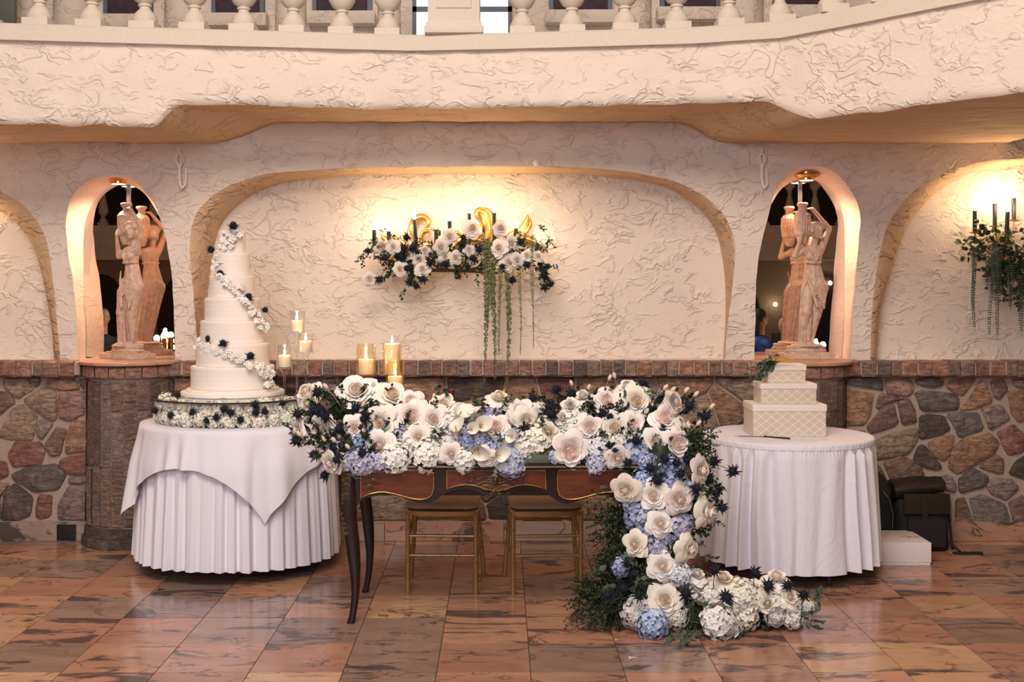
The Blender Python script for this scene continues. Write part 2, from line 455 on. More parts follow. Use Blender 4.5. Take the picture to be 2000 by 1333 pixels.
la = [(118, 703), (113, 640), (105, 560), (93, 480), (70, 430), (40, 397), (0, 375), (-60, 358), (-165, 350)]
la_front = [(-330 - x, y) for x, y in la][::1][:-1] + la[::-1]
lb = [(112, 703), (106, 640), (92, 560), (72, 490), (45, 448), (10, 418), (-40, 395), (-165, 380)]
la_back = [(-330 - x, y) for x, y in lb][:-1] + lb[::-1]
ra = [(1700, 703), (1702, 620), (1708, 560), (1722, 480), (1745, 420), (1790, 370), (1850, 335), (1920, 316), (2030, 308)]
ra_front = ra + [(4060 - x, y) for x, y in ra[:-1]][::-1]
rb = [(1708, 703), (1712, 620), (1730, 550), (1752, 480), (1782, 425), (1825, 378), (1880, 345), (1940, 330), (2030, 324)]
ra_back = rb + [(4060 - x, y) for x, y in rb[:-1]][::-1]
nl_front = [(168, 703), (165, 620), (158, 575), (149, 536), (138, 500), (129, 445), (133, 405), (150, 370), (180, 350), (213, 343), (243, 344), (270, 358), (292, 382), (308, 412), (322, 460), (333, 520), (339, 590), (342, 703)]
nl_back = [(163, 696), (163, 600), (163, 520), (164, 450), (175, 410), (190, 385), (215, 366), (245, 361), (275, 372), (298, 400), (318, 440), (332, 500), (342, 580), (350, 696)]
nr_front = [(1474, 703), (1478, 540), (1486, 480), (1498, 433), (1509, 390), (1521, 358), (1545, 335), (1580, 325), (1612, 328), (1638, 343), (1660, 370), (1676, 400), (1681, 433), (1675, 478), (1665, 530), (1655, 580), (1649, 630), (1646, 703)]
nr_back = [(1464, 696), (1466, 590), (1474, 510), (1488, 440), (1508, 396), (1530, 366), (1562, 350), (1594, 353), (1622, 368), (1638, 395), (1648, 430), (1650, 480), (1650, 560), (1650, 696)]
cr_front = [(388, 703), (383, 640), (376, 560), (371, 490), (374, 445), (390, 408), (425, 376), (475, 352), (560, 336), (700, 328), (900, 325), (1060, 325), (1160, 329), (1250, 339), (1330, 359), (1385, 390), (1418, 428), (1436, 480), (1431, 560), (1420, 640), (1415, 703)]
cr_back = [(395, 697), (402, 620), (410, 540), (424, 460), (448, 418), (490, 382), (550, 358), (650, 346), (780, 342), (900, 340), (1060, 340), (1160, 343), (1230, 350), (1295, 364), (1345, 392), (1385, 430), (1405, 475), (1416, 550), (1416, 640), (1412, 697)]
K = 90
def wob(p, a=0.006, f=9):
    return (p[0] + a * noise.noise(Vector((p[0] * f, p[1] * f, 1.7))), p[1] + a * noise.noise(Vector((p[0] * f, p[1] * f, 9.1))))
openings = [(la_front, la_back, 7.36), (nl_front, nl_back, NY), (cr_front, cr_back, 7.44), (nr_front, nr_back, NY), (ra_front, ra_back, 7.36)]
fronts = []
bands = []
for fr, bk, Yb in openings:
    f2 = [wob(p) for p in resample([w2(*p) for p in fr], K)]
    if Yb == NY:
        left_side = f2[0][0] < 0
        ex = []; fy = []
        for i, (x, z) in enumerate(f2):
            outer = (i < K * .45) if left_side else (i > K * .55)
            k = smooth((1.95 - z) / .55) if outer else 0.0
            yy = lerp(WY, NY - .012, k)
            fy.append((x * yy / WY, yy, H + (z - H) * yy / WY))
            ex.append((x + (-1 if left_side else 1) * .05 * k, z))
        ex[0] = (ex[0][0], 1.10); ex[-1] = (ex[-1][0], 1.10)
        for q in (0, -1): fy[q] = (fy[q][0], fy[q][1], 1.10)
        f2 = ex; bands.append((ex, fy))
    else: bands.append(None)
    b2 = resample([w2(p[0], p[1], Yb) for p in bk], K)
    f2[0] = (f2[0][0], 1.10); f2[-1] = (f2[-1][0], 1.10); b2[0] = (b2[0][0], 1.10); b2[-1] = (b2[-1][0], 1.10)
    fronts.append((f2, b2, Yb))
ZB, ZT = 1.10, 2.66
poly = [(-5.6, ZB)]
for f2, b2, Yb in fronts:
    pts = f2 if f2[0][0] < f2[-1][0] else f2[::-1]
    poly += pts
poly += [(5.8, ZB), (5.8, ZT), (-5.6, ZT)]
from mathutils.geometry import tessellate_polygon
tris = tessellate_polygon([[Vector((x, 0, z)) for x, z in poly]])
mb = MB(); mb.add([(x, WY, z) for x, z in poly], [tuple(t) for t in tris])
wall = struct('wall_back', mb, M['plaster'], smooth=False)
for (f2, b2, Yb), bnd, nm in zip(fronts, bands, ('arch_reveal', 'niche_reveal', 'recess_reveal', 'niche_reveal', 'arch_reveal')):
    if bnd:
        ex, fy = bnd; rws = []
        for k in range(7):
            t = k / 6
            rws.append([(lerp(a[0], b[0], t), lerp(WY, b[1], t ** 1.6), lerp(a[1], b[2], t)) for a, b in zip(ex, fy)])
        part('niche_shoulder', MB().grid(rws), M['plaster_smooth'], wall, smooth='all')
    rows = []
    for k in range(11):
        t = k / 10
        if bnd:
            rows.append([(lerp(a[0], b[0], t), lerp(a[1], Yb, t), lerp(a[2], b[1], t)) for a, b in zip(bnd[1], b2)]); continue
        e = t if nm == 'niche_reveal' else sin(t * pi / 2) ** 1.2
        y = WY + (Yb - WY) * (t if nm == 'niche_reveal' else 1 - cos(t * pi / 2) * 1.0)
        if k == 0: y = WY
        row = []
        for i in range(K):
            x = lerp(f2[i][0], b2[i][0], e); z = lerp(f2[i][1], b2[i][1], e)
            d = 0.005 * noise.noise(Vector((x * 14, y * 14, z * 14))) * sin(t * pi)
            row.append((x + d, y, z + d))
        rows.append(row)
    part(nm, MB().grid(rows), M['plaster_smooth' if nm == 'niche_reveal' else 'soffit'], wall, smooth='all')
    if nm != 'niche_reveal':
        x0 = min(p[0] for p in b2) - .1; x1 = max(p[0] for p in b2) + .1
        part('recess_panel', MB().add([(x0, Yb, ZB), (x1, Yb, ZB), (x1, Yb, ZT), (x0, Yb, ZT)], [(0, 1, 2, 3)]), M['plaster'], wall, smooth=False)

# mirrors in the two niches
for px, side in ((255, 'left'), (1560, 'right')):
    c = P(px, 500, NY)
    m = MB().box((c.x - .42, NY, 1.125), (c.x + .42, NY + .01, 2.45))
    mo = part('mirror', m, M['mirror'], smooth=False)
    tag(mo, 'arched wall mirror behind the statue in the %s niche' % side, 'mirror')
    jx = P(251 if side == 'left' else 1563, 400, NY - .004).x
    part('mirror_joint', MB().box((jx - .012, NY - .006, 2.0), (jx + .012, NY - .001, 2.36)), M['blackplastic'], mo)

# balcony fascia and soffit
FR = [(-5.5, 5.90), (-2.725, 6.301), (-1.787, 6.437), (-0.518, 6.607), (0.067, 6.55), (1.058, 6.41), (1.524, 6.26), (1.78, 5.974), (2.24, 5.412), (3.3, 4.157)]
def frontY(x):
    for (a, b), (c, d) in zip(FR, FR[1:]):
        if x <= c: return b + (d - b) * (x - a) / (c - a)
    return FR[-1][1]
def zlow(x, u):
    l = smooth((x - lerp(-1.95, -1.76, u)) / (lerp(-1.78, -1.30, u) - lerp(-1.95, -1.76, u)))
    r = 1 - smooth((x - lerp(1.44, 1.06, u)) / (lerp(1.68, 1.40, u) - lerp(1.44, 1.06, u)))
    return 2.47 + 0.128 * min(l, r) * (1 - 0.0 * u)
xs = [-5.4 + 0.03 * i for i in range(int(8.6 / 0.03))]
fas = []; sof = []
for x in xs:
    yf = frontY(x) + 0.02; zf = zlow(x, 0)
    def jit(p, a=0.012, f=7): 
        v = Vector(p) * f
        return (p[0], p[1] + a * noise.noise(v), p[2] + a * noise.noise(v + Vector((5, 5, 5))))
    rows = [(x, yf, lerp(2.94, zf + .04, k / 8)) for k in range(9)]
    rows += [(x, yf + .008, zf + .015), (x, yf + .028, zf + .002)]
    fas.append([jit(p) for p in rows])
    row = [jit((x, yf + .028, zf + .002))]
    for k in range(1, 25):
        u = k / 24
        row.append(jit((x, lerp(yf + .028, WY + .03, u), zlow(x, u)), 0.008))
    sof.append(row)
fascia = struct('balcony_fascia', MB().grid(fas), M['plaster'], smooth='all')
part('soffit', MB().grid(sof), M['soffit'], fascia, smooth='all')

# balcony deck, rail and balusters
deck = MB()
top = [(x, frontY(x) + .03, 2.935) for x in xs[::6]] ; back = [(x, 8.6, 2.935) for x in xs[::6]]
deck.grid([top, back]); struct('balcony_floor', deck, M['concrete'], smooth=False)
bal = thing('balustrade', 'cast cream concrete balustrade along the balcony edge', 'balustrade', (0, 6.6, 2.93))
def rail(name, z0, z1, d0, d1):
    rows = []
    pl = [(x, frontY(x)) for x in [-5.3] + [p[0] for p in FR[1:-1]] + [3.1]]
    for i, (x, y) in enumerate(pl):
        a = pl[max(i - 1, 0)]; b = pl[min(i + 1, len(pl) - 1)]
        t = Vector((b[0] - a[0], b[1] - a[1], 0)).normalized(); n = Vector((-t.y, t.x, 0))
        p = Vector((x, y, 0))
        e = .012
        rows.append([p + n * d0 + Vector((0, 0, z0)), p + n * d0 + Vector((0, 0, z1 - e)), p + n * (d0 + e) + Vector((0, 0, z1)), p + n * (d1 - e) + Vector((0, 0, z1)), p + n * d1 + Vector((0, 0, z1 - e)), p + n * d1 + Vector((0, 0, z0))])
    return part(name, MB().grid(rows, closed_v=True), M['concrete'], bal)
rail('bottom_rail', 2.925, 3.018, -0.015, 0.22)
rail('top_rail', 3.72, 3.80, -0.03, 0.24)
prof = [(.0, .045), (.066, .045), (.070, .055), (.070, .068), (.060, .078), (.058, .092), (.040, .112), (.030, .122), (.029, .134), (.037, .138), (.037, .148), (.029, .152), (.055, .168), (.076, .205), (.080, .25), (.072, .32), (.045, .44), (.031, .50), (.029, .53), (.04, .535), (.04, .55), (.03, .555), (.06, .60), (.068, .625), (.0, .625)]
bm_ = MB().lathe(prof, seg=24); bm_.bbox((-.072, -.072, 0), (.072, .072, .046), .004).bbox((-.072, -.072, .625), (.072, .072, .70), .004)
bal_me = bm_.mesh('baluster', True, [M['concrete']])
def place_bal(x, y, sc=1.0):
    o = link('baluster', bal_me, bal, loc=Vector((x, y, 3.018)) - bal.location)
    return o
last = None
for px in [77, 180, 283, 380, 476, 573, 668, 758, 1020, 1117, 1220, 1322, 1424, 1523, 1625]:
    Y = 6.4
    for _ in range(8): X = (px - VX) / F * Y; Y = frontY(X) + .105
    place_bal(X, Y); last = (X, Y)
for k in range(1, 7):
    x = last[0] + .19 * k; place_bal(x, frontY(x) + .12)
for k in range(1, 6):
    x = P(77, 0, frontY(-2.6) + .1).x - .29 * k; place_bal(x, frontY(x) + .105)
c = P(887, 60, 6.62)
pier = MB().bbox((c.x - .148, 6.56, 3.015), (c.x + .148, 6.80, 3.95), .006)
pier.bbox((c.x - .168, 6.545, 3.018), (c.x + .168, 6.82, 3.065), .012).bbox((c.x - .158, 6.552, 3.06), (c.x + .158, 6.81, 3.085), .01)
pier.bbox((c.x - .10, 6.552, 3.16), (c.x + .10, 6.57, 3.85), .006)
part('pier', pier, M['concrete'], bal, label='square panelled pier in the middle of the balustrade')

# upper wall behind the balustrade
UY = 8.45
up = MB(); up.box((-5.4, UY, 2.9), (4.6, UY + .1, 5.6)); uw = struct('wall_upper', up, M['plaster'], smooth=False)
def upx(px): return (px - VX) / F * UY
wi = 0
for x0, x1, sy in ((206, 300, 52), (416, 518, 50), (612, 727, 46), (1072, 1194, 44), (1288, 1404, 38), (1508, 1610, 34), (-20, 80, 56)):
    if x0 < 0: continue
    wi += 1
    a, b = upx(x0), upx(x1); zs = H + (VY - sy) / F * (UY - .12)
    wo = struct('window_%d' % wi, MB().bbox((a - .03, UY - .13, zs), (b + .03, UY - .0, zs + .095), .015), M['plaster'])
    part('pane', MB().box((a + .03, UY - .02, zs + .095), (b - .03, UY - .005, zs + .9)), M['darkpane'], wo, smooth=False)
    fm = MB()
    for xx in (a, b - .03): fm.box((xx, UY - .05, zs + .09), (xx + .03, UY, zs + .95))
    part('window_frame', fm, M['winframe'], wo, smooth=False)
for px, wd in ((140, 46), (355, 44), (568, 40), (760, 30), (1240, 42), (1452, 50)):
    a = upx(px)
    struct('trim_%d' % px, MB().lathe([(wd / 269, 0), (wd / 269 * .8, .35), (wd / 269 * .75, 1.6)], (a, UY + .02, 2.94), 20, pi, 2 * pi), M['plaster'])
wi += 1
a, b = upx(806), upx(1000)
wo = struct('window_%d' % wi, MB().box((a, UY - .03, 3.0), (a + .03, UY, 4.4)).box((b - .03, UY - .03, 3.0), (b, UY, 4.4)).box((a, UY - .03, H + 528 / F * UY), (b, UY, H + 528 / F * UY + .04)).box((a + .33, UY - .03, 3.0), (a + .37, UY, 4.4)), M['winframe'], smooth=False)
part('pane', MB().box((a + .01, UY - .015, 3.0), (b - .01, UY - .005, 4.4)), M['daylight'], wo, smooth=False)
gp = part('panel', MB().bbox((upx(17), UY - .3, 2.94), (upx(62), UY - .26, 4.2), .004), simple('grey_green_paint', (0.13, 0.15, 0.13), 0.5))
tag(gp, 'dark grey-green upright panel at the left end behind the balustrade', 'panel')
gp = thing('gilt_frame', 'dark gilt framed picture at the far left behind the balustrade', 'picture', (upx(-20), UY - .1, 3.3))
part('canvas', MB().box((upx(-50), UY - .06, 2.95), (upx(10), UY - .03, 3.9)), M['dark'], gp)
for xx in (upx(-55), upx(4)): part('frame_side', MB().bbox((xx, UY - .09, 2.95), (xx + .045, UY - .02, 3.95), .008), M['gold'], gp)

# ------------------------------------------------------------------ lower wall: mortar, stones, ledge bricks, baseboard
SY = 7.185
lower = struct('wall_lower', MB().box((-5.6, SY, 0), (5.8, SY + .3, 1.115)), M['mortar'], smooth=False)
PALETTE = dict(g=(0.27, 0.235, 0.205), d=(0.15, 0.11, 0.095), o=(0.56, 0.33, 0.20), p=(0.56, 0.34, 0.27), b=(0.36, 0.22, 0.165), t=(0.56, 0.41, 0.28), r=(0.38, 0.175, 0.13), k=(0.48, 0.36, 0.30))
def stone_mesh(pts, Yf, depth):
    n = len(pts); q = []
    for i in range(n):                      # round the corners and roughen the edges
        a = pts[i]; b = pts[(i + 1) % n]
        L = hypot(b[0] - a[0], b[1] - a[1]); cut = min(.013, L * .22)
        for t in ((cut / L), 0.5 if L > .09 else None, 1 - cut / L):
            if t is None: continue
            j = .004
            q.append((lerp(a[0], b[0], t) + R.uniform(-j, j), lerp(a[1], b[1], t) + R.uniform(-j, j)))
    cx = sum(p[0] for p in q) / len(q); cz = sum(p[1] for p in q) / len(q)
    m = len(q); vs = []
    for s, d in ((1.03, 0.0), (1.01, depth * .55), (.95, depth * .85), (.60, depth * 1.0)):
        for x, z in q: vs.append((cx + (x - cx) * s, Yf - d + R.uniform(-.0025, .0025) * (d > 0), cz + (z - cz) * s))
    vs.append((cx, Yf - depth * 1.05, cz))
    fs = []
    for k in range(3):
        for i in range(m): fs.append((k * m + i, k * m + (i + 1) % m, (k + 1) * m + (i + 1) % m, (k + 1) * m + i))
    for i in range(m): fs.append((3 * m + i, 3 * m + (i + 1) % m, 4 * m))
    return MB().add(vs, fs)
def add_stone(pts, col):
    area_ = 0
    for i in range(len(pts)):
        a = pts[i]; b = pts[(i + 1) % len(pts)]; area_ += a[0] * b[1] - b[0] * a[1]
    kk = R.uniform(.95, 1.35); c = tuple(x * kk for x in PALETTE[col])
    me = stone_mesh(pts, SY + .002, R.uniform(.018, .032)).mesh('stone', 'all', [M['stone']])
    o = link('stone', me, lower, color=c); return o
right = [("g", [(20,205),(60,170),(245,175),(248,250),(150,225)]), ("p", [(258,185),(410,180),(428,235),(395,280),(265,262)]),
 ("g", [(430,190),(470,175),(595,175),(590,220),(520,230),(450,215)]), ("o", [(610,230),(640,185),(785,172),(740,240),(700,278)]),
 ("o", [(0,250),(60,240),(195,262),(180,370),(140,440),(0,455)]), ("b", [(215,290),(240,262),(380,285),(260,320),(208,355)]),
 ("g", [(430,265),(460,245),(670,265),(690,300),(680,360),(470,365)]), ("o", [(690,355),(740,300),(810,190),(845,195),(878,310),(820,340),(720,360)]),
 ("b", [(868,190),(950,180),(972,240),(915,305),(885,280)]), ("p", [(990,185),(1100,180),(1100,235),(1010,225)]),
 ("b", [(335,310),(395,290),(430,340),(440,430),(355,445)]), ("b", [(155,450),(240,350),(315,320),(335,440),(290,465),(170,500)]),
 ("d", [(460,390),(520,380),(600,390),(640,470),(600,500),(460,535)]), ("g", [(615,385),(720,370),(800,375),(830,470),(690,520),(650,440)]),
 ("k", [(815,350),(930,325),(985,400),(940,440),(865,475)]), ("o", [(965,250),(1090,245),(1100,400),(1035,435),(985,370)]),
 ("t", [(190,600),(200,540),(310,490),(450,460),(450,540),(400,610),(260,640),(195,645)]), ("o", [(500,555),(600,505),(660,500),(640,600),(600,660),(545,620)]),
 ("d", [(420,640),(460,560),(500,565),(590,690),(560,710),(430,670)]), ("o", [(625,690),(640,590),(700,530),(870,495),(920,550),(900,600),(700,720),(660,722)]),
 ("r", [(905,490),(1000,440),(1066,500),(1060,600),(980,625),(940,570)]), ("b", [(250,660),(350,620),(450,660),(495,740),(420,790),(310,810)]),
 ("b", [(800,685),(900,610),(950,650),(945,730),(860,715)]), ("d", [(975,720),(1010,660),(1090,600),(1110,770),(985,735)]),
 ("g", [(680,760),(770,690),(860,740),(840,800),(690,840)]), ("k", [(840,800),(880,750),(1000,760),(1040,810),(960,880),(880,850)]),
 ("g", [(740,870),(830,845),(960,910),(990,1000),(940,1030),(790,1030)]), ("b", [(665,880),(720,860),(780,1030),(665,1035)]),
 ("b", [(975,890),(1066,850),(1110,1030),(1005,1030)]), ("k", [(505,755),(640,730),(675,800),(660,835),(540,800)]),
 ("b", [(300,830),(480,770),(640,860),(640,1030),(300,1030)]), ("o", [(60,480),(145,475),(175,560),(180,700),(30,700),(0,520)]), ("b", [(0,720),(230,680),(285,800),(280,1030),(0,1030)])]
left = [("t", [(20,258),(150,255),(195,320),(100,375),(25,310)]), ("b", [(160,255),(240,255),(215,310),(170,280)]), ("o", [(255,300),(280,262),(430,265),(460,320),(350,330)]),
 ("t", [(130,385),(240,310),(320,330),(320,500),(230,460)]), ("p", [(325,400),(340,330),(495,330),(498,450),(400,500),(330,480)]), ("b", [(-30,335),(50,330),(95,390),(0,470),(-30,470)]),
 ("t", [(0,570),(60,440),(120,400),(215,470),(190,610),(60,605),(0,592)]), ("k", [(205,560),(230,480),(310,510),(235,612)]), ("o", [(385,560),(410,495),(500,500),(500,670),(370,685)]),
 ("b", [(250,640),(330,530),(380,550),(350,690),(290,695)]), ("r", [(45,700),(80,620),(240,620),(260,680),(230,750),(80,765)]), ("r", [(330,740),(360,710),(500,680),(500,800),(400,805)]),
 ("g", [(70,800),(150,765),(320,740),(380,810),(330,890),(200,900),(80,835)]), ("r", [(-40,720),(35,730),(58,800),(0,832),(-40,820)]), ("d", [(10,1062),(20,885),(90,855),(185,930),(180,1030),(110,1062)]),
 ("r", [(200,1040),(215,920),(300,915),(290,1040),(220,1060)]), ("k", [(330,1060),(330,980),(390,870),(505,860),(510,1062)]), ("k", [(390,820),(500,815),(500,848),(390,855)]), ("t", [(-40,845),(60,855),(8,900),(2,1062),(-40,1062)]),
 ("b", [(440,262),(500,262),(500,320),(470,318)])]
cent = []
for col, pts in right:
    pw = [w2(1640 + a / 2.961, 680 + b / 2.961, SY) for a, b in pts]; add_stone(pw, col)
for col, pts in left:
    pw = [w2(a / 2.8975, 650 + b / 2.8975, SY) for a, b in pts]; add_stone(pw, col)
def voronoi(x0, x1, z0, z1, dx, dz, seed):
    rr = random.Random(seed); seeds = []
    nz = max(2, round((z1 - z0) / dz)); nx = max(1, round((x1 - x0) / dx))
    for j in range(nz):
        for i in range(nx):
            seeds.append((x0 + (i + .5 + (.5 if j % 2 else 0) * .8 + rr.uniform(-.42, .42)) * (x1 - x0) / nx, z0 + (j + .5 + rr.uniform(-.36, .36)) * (z1 - z0) / nz))
    gap = .008
    for s in seeds:
        pg = [(x0 + gap, z0 + gap), (x1 - gap, z0 + gap), (x1 - gap, z1 - gap), (x0 + gap, z1 - gap)]
        for t in seeds:
            if t is s: continue
            mx, mz = (s[0] + t[0]) / 2, (s[1] + t[1]) / 2; nx_, nz_ = t[0] - s[0], t[1] - s[1]
            L = hypot(nx_, nz_)
            if L > .9: continue
            nx_ /= L; nz_ /= L; d = mx * nx_ + mz * nz_ - gap
            out = []
            for i in range(len(pg)):
                a = pg[i]; b = pg[(i + 1) % len(pg)]
                da = a[0] * nx_ + a[1] * nz_ - d; db = b[0] * nx_ + b[1] * nz_ - d
                if da <= 0: out.append(a)
                if da * db < 0:
                    u = da / (da - db); out.append((lerp(a[0], b[0], u), lerp(a[1], b[1], u)))
            pg = out
            if len(pg) < 3: break
        if len(pg) >= 3:
            w_ = max(p[0] for p in pg) - min(p[0] for p in pg); h_ = max(p[1] for p in pg) - min(p[1] for p in pg)
            if w_ > .05 and h_ > .04:
                # drop near-duplicate corners
                q = [p for i, p in enumerate(pg) if hypot(p[0] - pg[i - 1][0], p[1] - pg[i - 1][1]) > .018]
                if len(q) >= 3: add_stone(q, rr.choice('gdopbbkkttro'))
ZS0, ZS1 = .125, 1.018
voronoi(-2.02, 2.10 - .26, ZS0, ZS1, .27, .185, 5)
voronoi(-4.6, w2(-42 / 2.9, 0, SY)[0], ZS0, ZS1, .27, .2, 6)
voronoi(w2(1640 + 1105 / 2.96, 0, SY)[0], 4.8, ZS0, ZS1, .27, .2, 8)

# soldier-course ledge
x = -4.6
while x < 4.8:
    wd = R.uniform(.068, .098)
    if not (-2.58 < x + wd / 2 < -2.03 or 1.60 < x + wd / 2 < 2.13):
        j = lambda a: R.uniform(-a, a)
        m = MB(); a0 = x + .004; a1 = x + wd - .004; yf = 7.085 + j(.010)
        vs = []
        for (yy, s) in ((SY + .02, 0), (yf + .010, 0), (yf, .008)):
            for (xx, zz) in ((a0 + s, 1.026 + s + j(.004)), (a1 - s, 1.026 + s + j(.004)), (a1 - s, 1.120 - s + j(.003)), (a0 + s, 1.120 - s + j(.003))):
                vs.append((xx + (j(.003)), yy + (j(.005) if s else 0), zz))
        fs = [(8, 9, 10, 11)] + [(4 * k + i, 4 * k + (i + 1) % 4, 4 * k + 4 + (i + 1) % 4, 4 * k + 4 + i) for k in range(2) for i in range(4)]
        m.add(vs, fs)
        kk = R.uniform(1.0, 1.5); c = tuple(q * kk for q in R.choice([(0.46, 0.26, 0.19), (0.48, 0.25, 0.16), (0.36, 0.22, 0.16), (0.40, 0.27, 0.2), (0.26, 0.20, 0.17), (0.44, 0.24, 0.18)]))
        part('brick', m, M['stone'], lower, smooth=False, color=c)
    x += wd
part('ledge', MB().box((-4.6, 7.10, 1.034), (-2.58, 7.56, 1.112)).box((-2.03, 7.10, 1.034), (1.60, 7.56, 1.112)).box((2.13, 7.10, 1.034), (4.8, 7.56, 1.112)), M['mortar'], lower, smooth=False)
part('ledge_top', MB().box((-4.6, 7.12, 1.112), (4.8, 7.56, 1.1155)), M['plaster'], lower, smooth=False)

# baseboard of marble slabs
bb = struct('baseboard_back', MB().box((-4.6, 7.17, 0), (4.8, 7.2, .122)), M['mortar'], smooth=False)
x = -4.6
while x < 4.8:
    wd = R.uniform(.5, .8); c = R.choice([(0.50, 0.30, 0.22), (0.46, 0.27, 0.18), (0.40, 0.30, 0.24)])
    part('slab', MB().bbox((x + .002, 7.150, .002), (x + wd - .002, 7.172, .120), .003), M['marble'], bb, color=c); x += wd

# floor tiles
fl = struct('floor', MB().box((-8, -7, -.08), (8, 7.3, -.006)), M['grout'], smooth=False)
T = .3852; X0 = -.261; Yr = [5.906]
g = .0018
tile_me = []
for j in range(-6, 4):
    y0 = 5.906 + (j) * T * 1.0
    for i in range(-11, 12):
        x0 = X0 + i * T
        if y0 < 7.2 and y0 + T > 3.7:
            c = R.choice([(0.50, 0.26, 0.17), (0.52, 0.28, 0.18), (0.44, 0.23, 0.16), (0.36, 0.24, 0.18), (0.62, 0.38, 0.22), (0.34, 0.23, 0.18), (0.48, 0.28, 0.20), (0.46, 0.24, 0.17), (0.55, 0.30, 0.19)])
            kk = R.uniform(.88, 1.1); c = tuple(q * kk for q in c)
            part('tile', MB().box((x0 + g, y0 + g, -.02), (x0 + T - g, min(y0 + T - g, 7.19), R.uniform(-.0004, .0004))), M['marble'], fl, smooth=False, color=c)
o = part('far_tiles', MB().box((-8, -7, -.02), (X0 - 11 * T, 7.19, 0)).box((X0 + 12 * T, -7, -.02), (8, 7.19, 0)).box((X0 - 11 * T, -7, -.02), (X0 + 12 * T, 5.906 - 6 * T, 0)), M['marble'], fl, smooth=False, color=(0.52, 0.28, 0.18))
o['kind'] = 'stuff'

# half-round stone columns under the statues
def column(cx, side):
    col = thing('stone_column', 'half-round column of upright stone strips under the %s statue' % side, 'column', (cx, WY, 0))
    r0 = .262
    part('core', MB().lathe([(r0 - .012, 0), (r0 - .012, 1.10)], (cx, WY, 0), 32, pi, 2 * pi), M['mortar'], col, smooth='all')
    n = 11
    for k in range(n):
        a0 = pi + pi * k / n + .012; a1 = pi + pi * (k + 1) / n - .012
        z = .125 - R.uniform(0, .25)
        while z < 1.0:
            h = R.uniform(.2, .55); z0 = max(z + .004, .128); z1 = min(z + h - .004, 1.005)
            if 1.005 - z1 < .08: z1 = 1.005
            if z1 - z0 > .03:
                d = R.uniform(.0, .012)
                rows = [[(cx + (r0 + d) * rr * cos(lerp(a0, a1, t)), WY + (r0 + d) * rr * sin(lerp(a0, a1, t)), zz + R.uniform(-.003, .003)) for t in (0, .12, .5, .88, 1)] for zz, rr in ((z0, .955), (z0 + .006, 1), ((z0 + z1) / 2, 1.004), (z1 - .006, 1), (z1, .955))]
                rows = [[(p[0], p[1], p[2]) for p in row] for row in rows]
                kk = R.uniform(1.0, 1.5); c = tuple(q * kk for q in R.choice([(0.30, 0.19, 0.14), (0.33, 0.24, 0.18), (0.24, 0.15, 0.12), (0.40, 0.27, 0.18), (0.28, 0.21, 0.17)]))
                part('strip_stone', MB().grid(rows), M['stone'], col, smooth=False, color=c)
            z = z1 + .004
            if z1 >= 1.0: break
    nb = 9
    for k in range(nb):
        a0 = pi + pi * k / nb + .01; a1 = pi + pi * (k + 1) / nb - .01; ro = r0 + .022 + R.uniform(-.004, .004)
        rows = [[(cx + r_ * cos(lerp(a0, a1, t)), WY + r_ * sin(lerp(a0, a1, t)), zz) for t in (0, .1, .5, .9, 1)] for zz, r_ in ((1.022, r0 - .01), (1.024, ro - .008), (1.032, ro), (1.088, ro), (1.096, ro - .01), (1.098, r0 - .02))]
        part('band_stone', MB().grid(rows), M['stone'], col, smooth=False, color=(0.60, 0.34, 0.24))
    part('base_stone', MB().lathe([(r0 + .03, 0), (r0 + .032, .05), (r0 + .016, .058), (r0 + .014, .112), (r0 - .02, .122)], (cx, WY, 0), 32, pi, 2 * pi), M['stone'], col, color=(0.17, 0.12, 0.10))
    sh = MB().lathe([(0, 1.100), (r0 + .04, 1.100), (r0 + .048, 1.106), (r0 + .048, 1.120), (r0 + .04, 1.126), (0, 1.126)], (cx, WY, 0), 40, pi, 2 * pi)
    sh.box((cx - .30, WY - .005, 1.100), (cx + .30, NY - .002, 1.126))
    part('marble_shelf', sh, M['marbleshelf'], col)
column(-2.293, 'left'); column(1.868, 'right')

# the room behind the camera, seen in the mirrors
room = MB().box((-8.1, -7, 0), (-8, 7.6, 6)).box((8, -7, 0), (8.1, 7.6, 6)).box((-8.1, -7.1, 0), (8.1, -7, 6))
struct('wall_far', room, M['farwall'], smooth=False)
struct('ceiling', MB().box((-8.1, -7.1, 6), (8.1, 8.7, 6.1)), M['farwall'], smooth=False)
struct('wall_side', MB().box((-8.1, WY + .02, 0), (-5.5, WY + .1, 6)).box((5.7, WY + .02, 0), (8.1, WY + .1, 6)), M['farwall'], smooth=False)
fb = struct('far_balcony', MB().box((-8, -4.9, 1.98), (8, -4.2, 2.55)), M['plaster'], smooth=False)
fr_ = MB().box((-8, -4.35, 3.25), (8, -4.1, 3.33)); part('far_rail', fr_, M['concrete'], fb)
for k in range(36):
    x = -7.4 + .42 * k
    if -3.9 < x < 3.0: continue
    link('baluster', bal_me, fb, loc=(x, -4.25, 2.55))
part('far_doorways', MB().box((-8, -5.0, 2.56), (8, -4.9, 5)), M['dark'], fb, smooth=False)  # dark sheet stands in for the shade behind the far balusters
for ax in (-6.75, -5.35, 3.95, 5.5):
    pts = [(ax - .45, 0), (ax + .45, 0)] + [(ax + .45 * cos(t * pi / 12), 1.0 + .75 * sin(t * pi / 12)) for t in range(13)]
    part('dark_archway', MB().poly(pts, -4.74, -4.7), M['dark'], fb, smooth=False)
part('lower_panel', MB().box((-8, -4.8, 0), (8, -4.75, 1.98)), M['farwall'], fb, smooth=False)
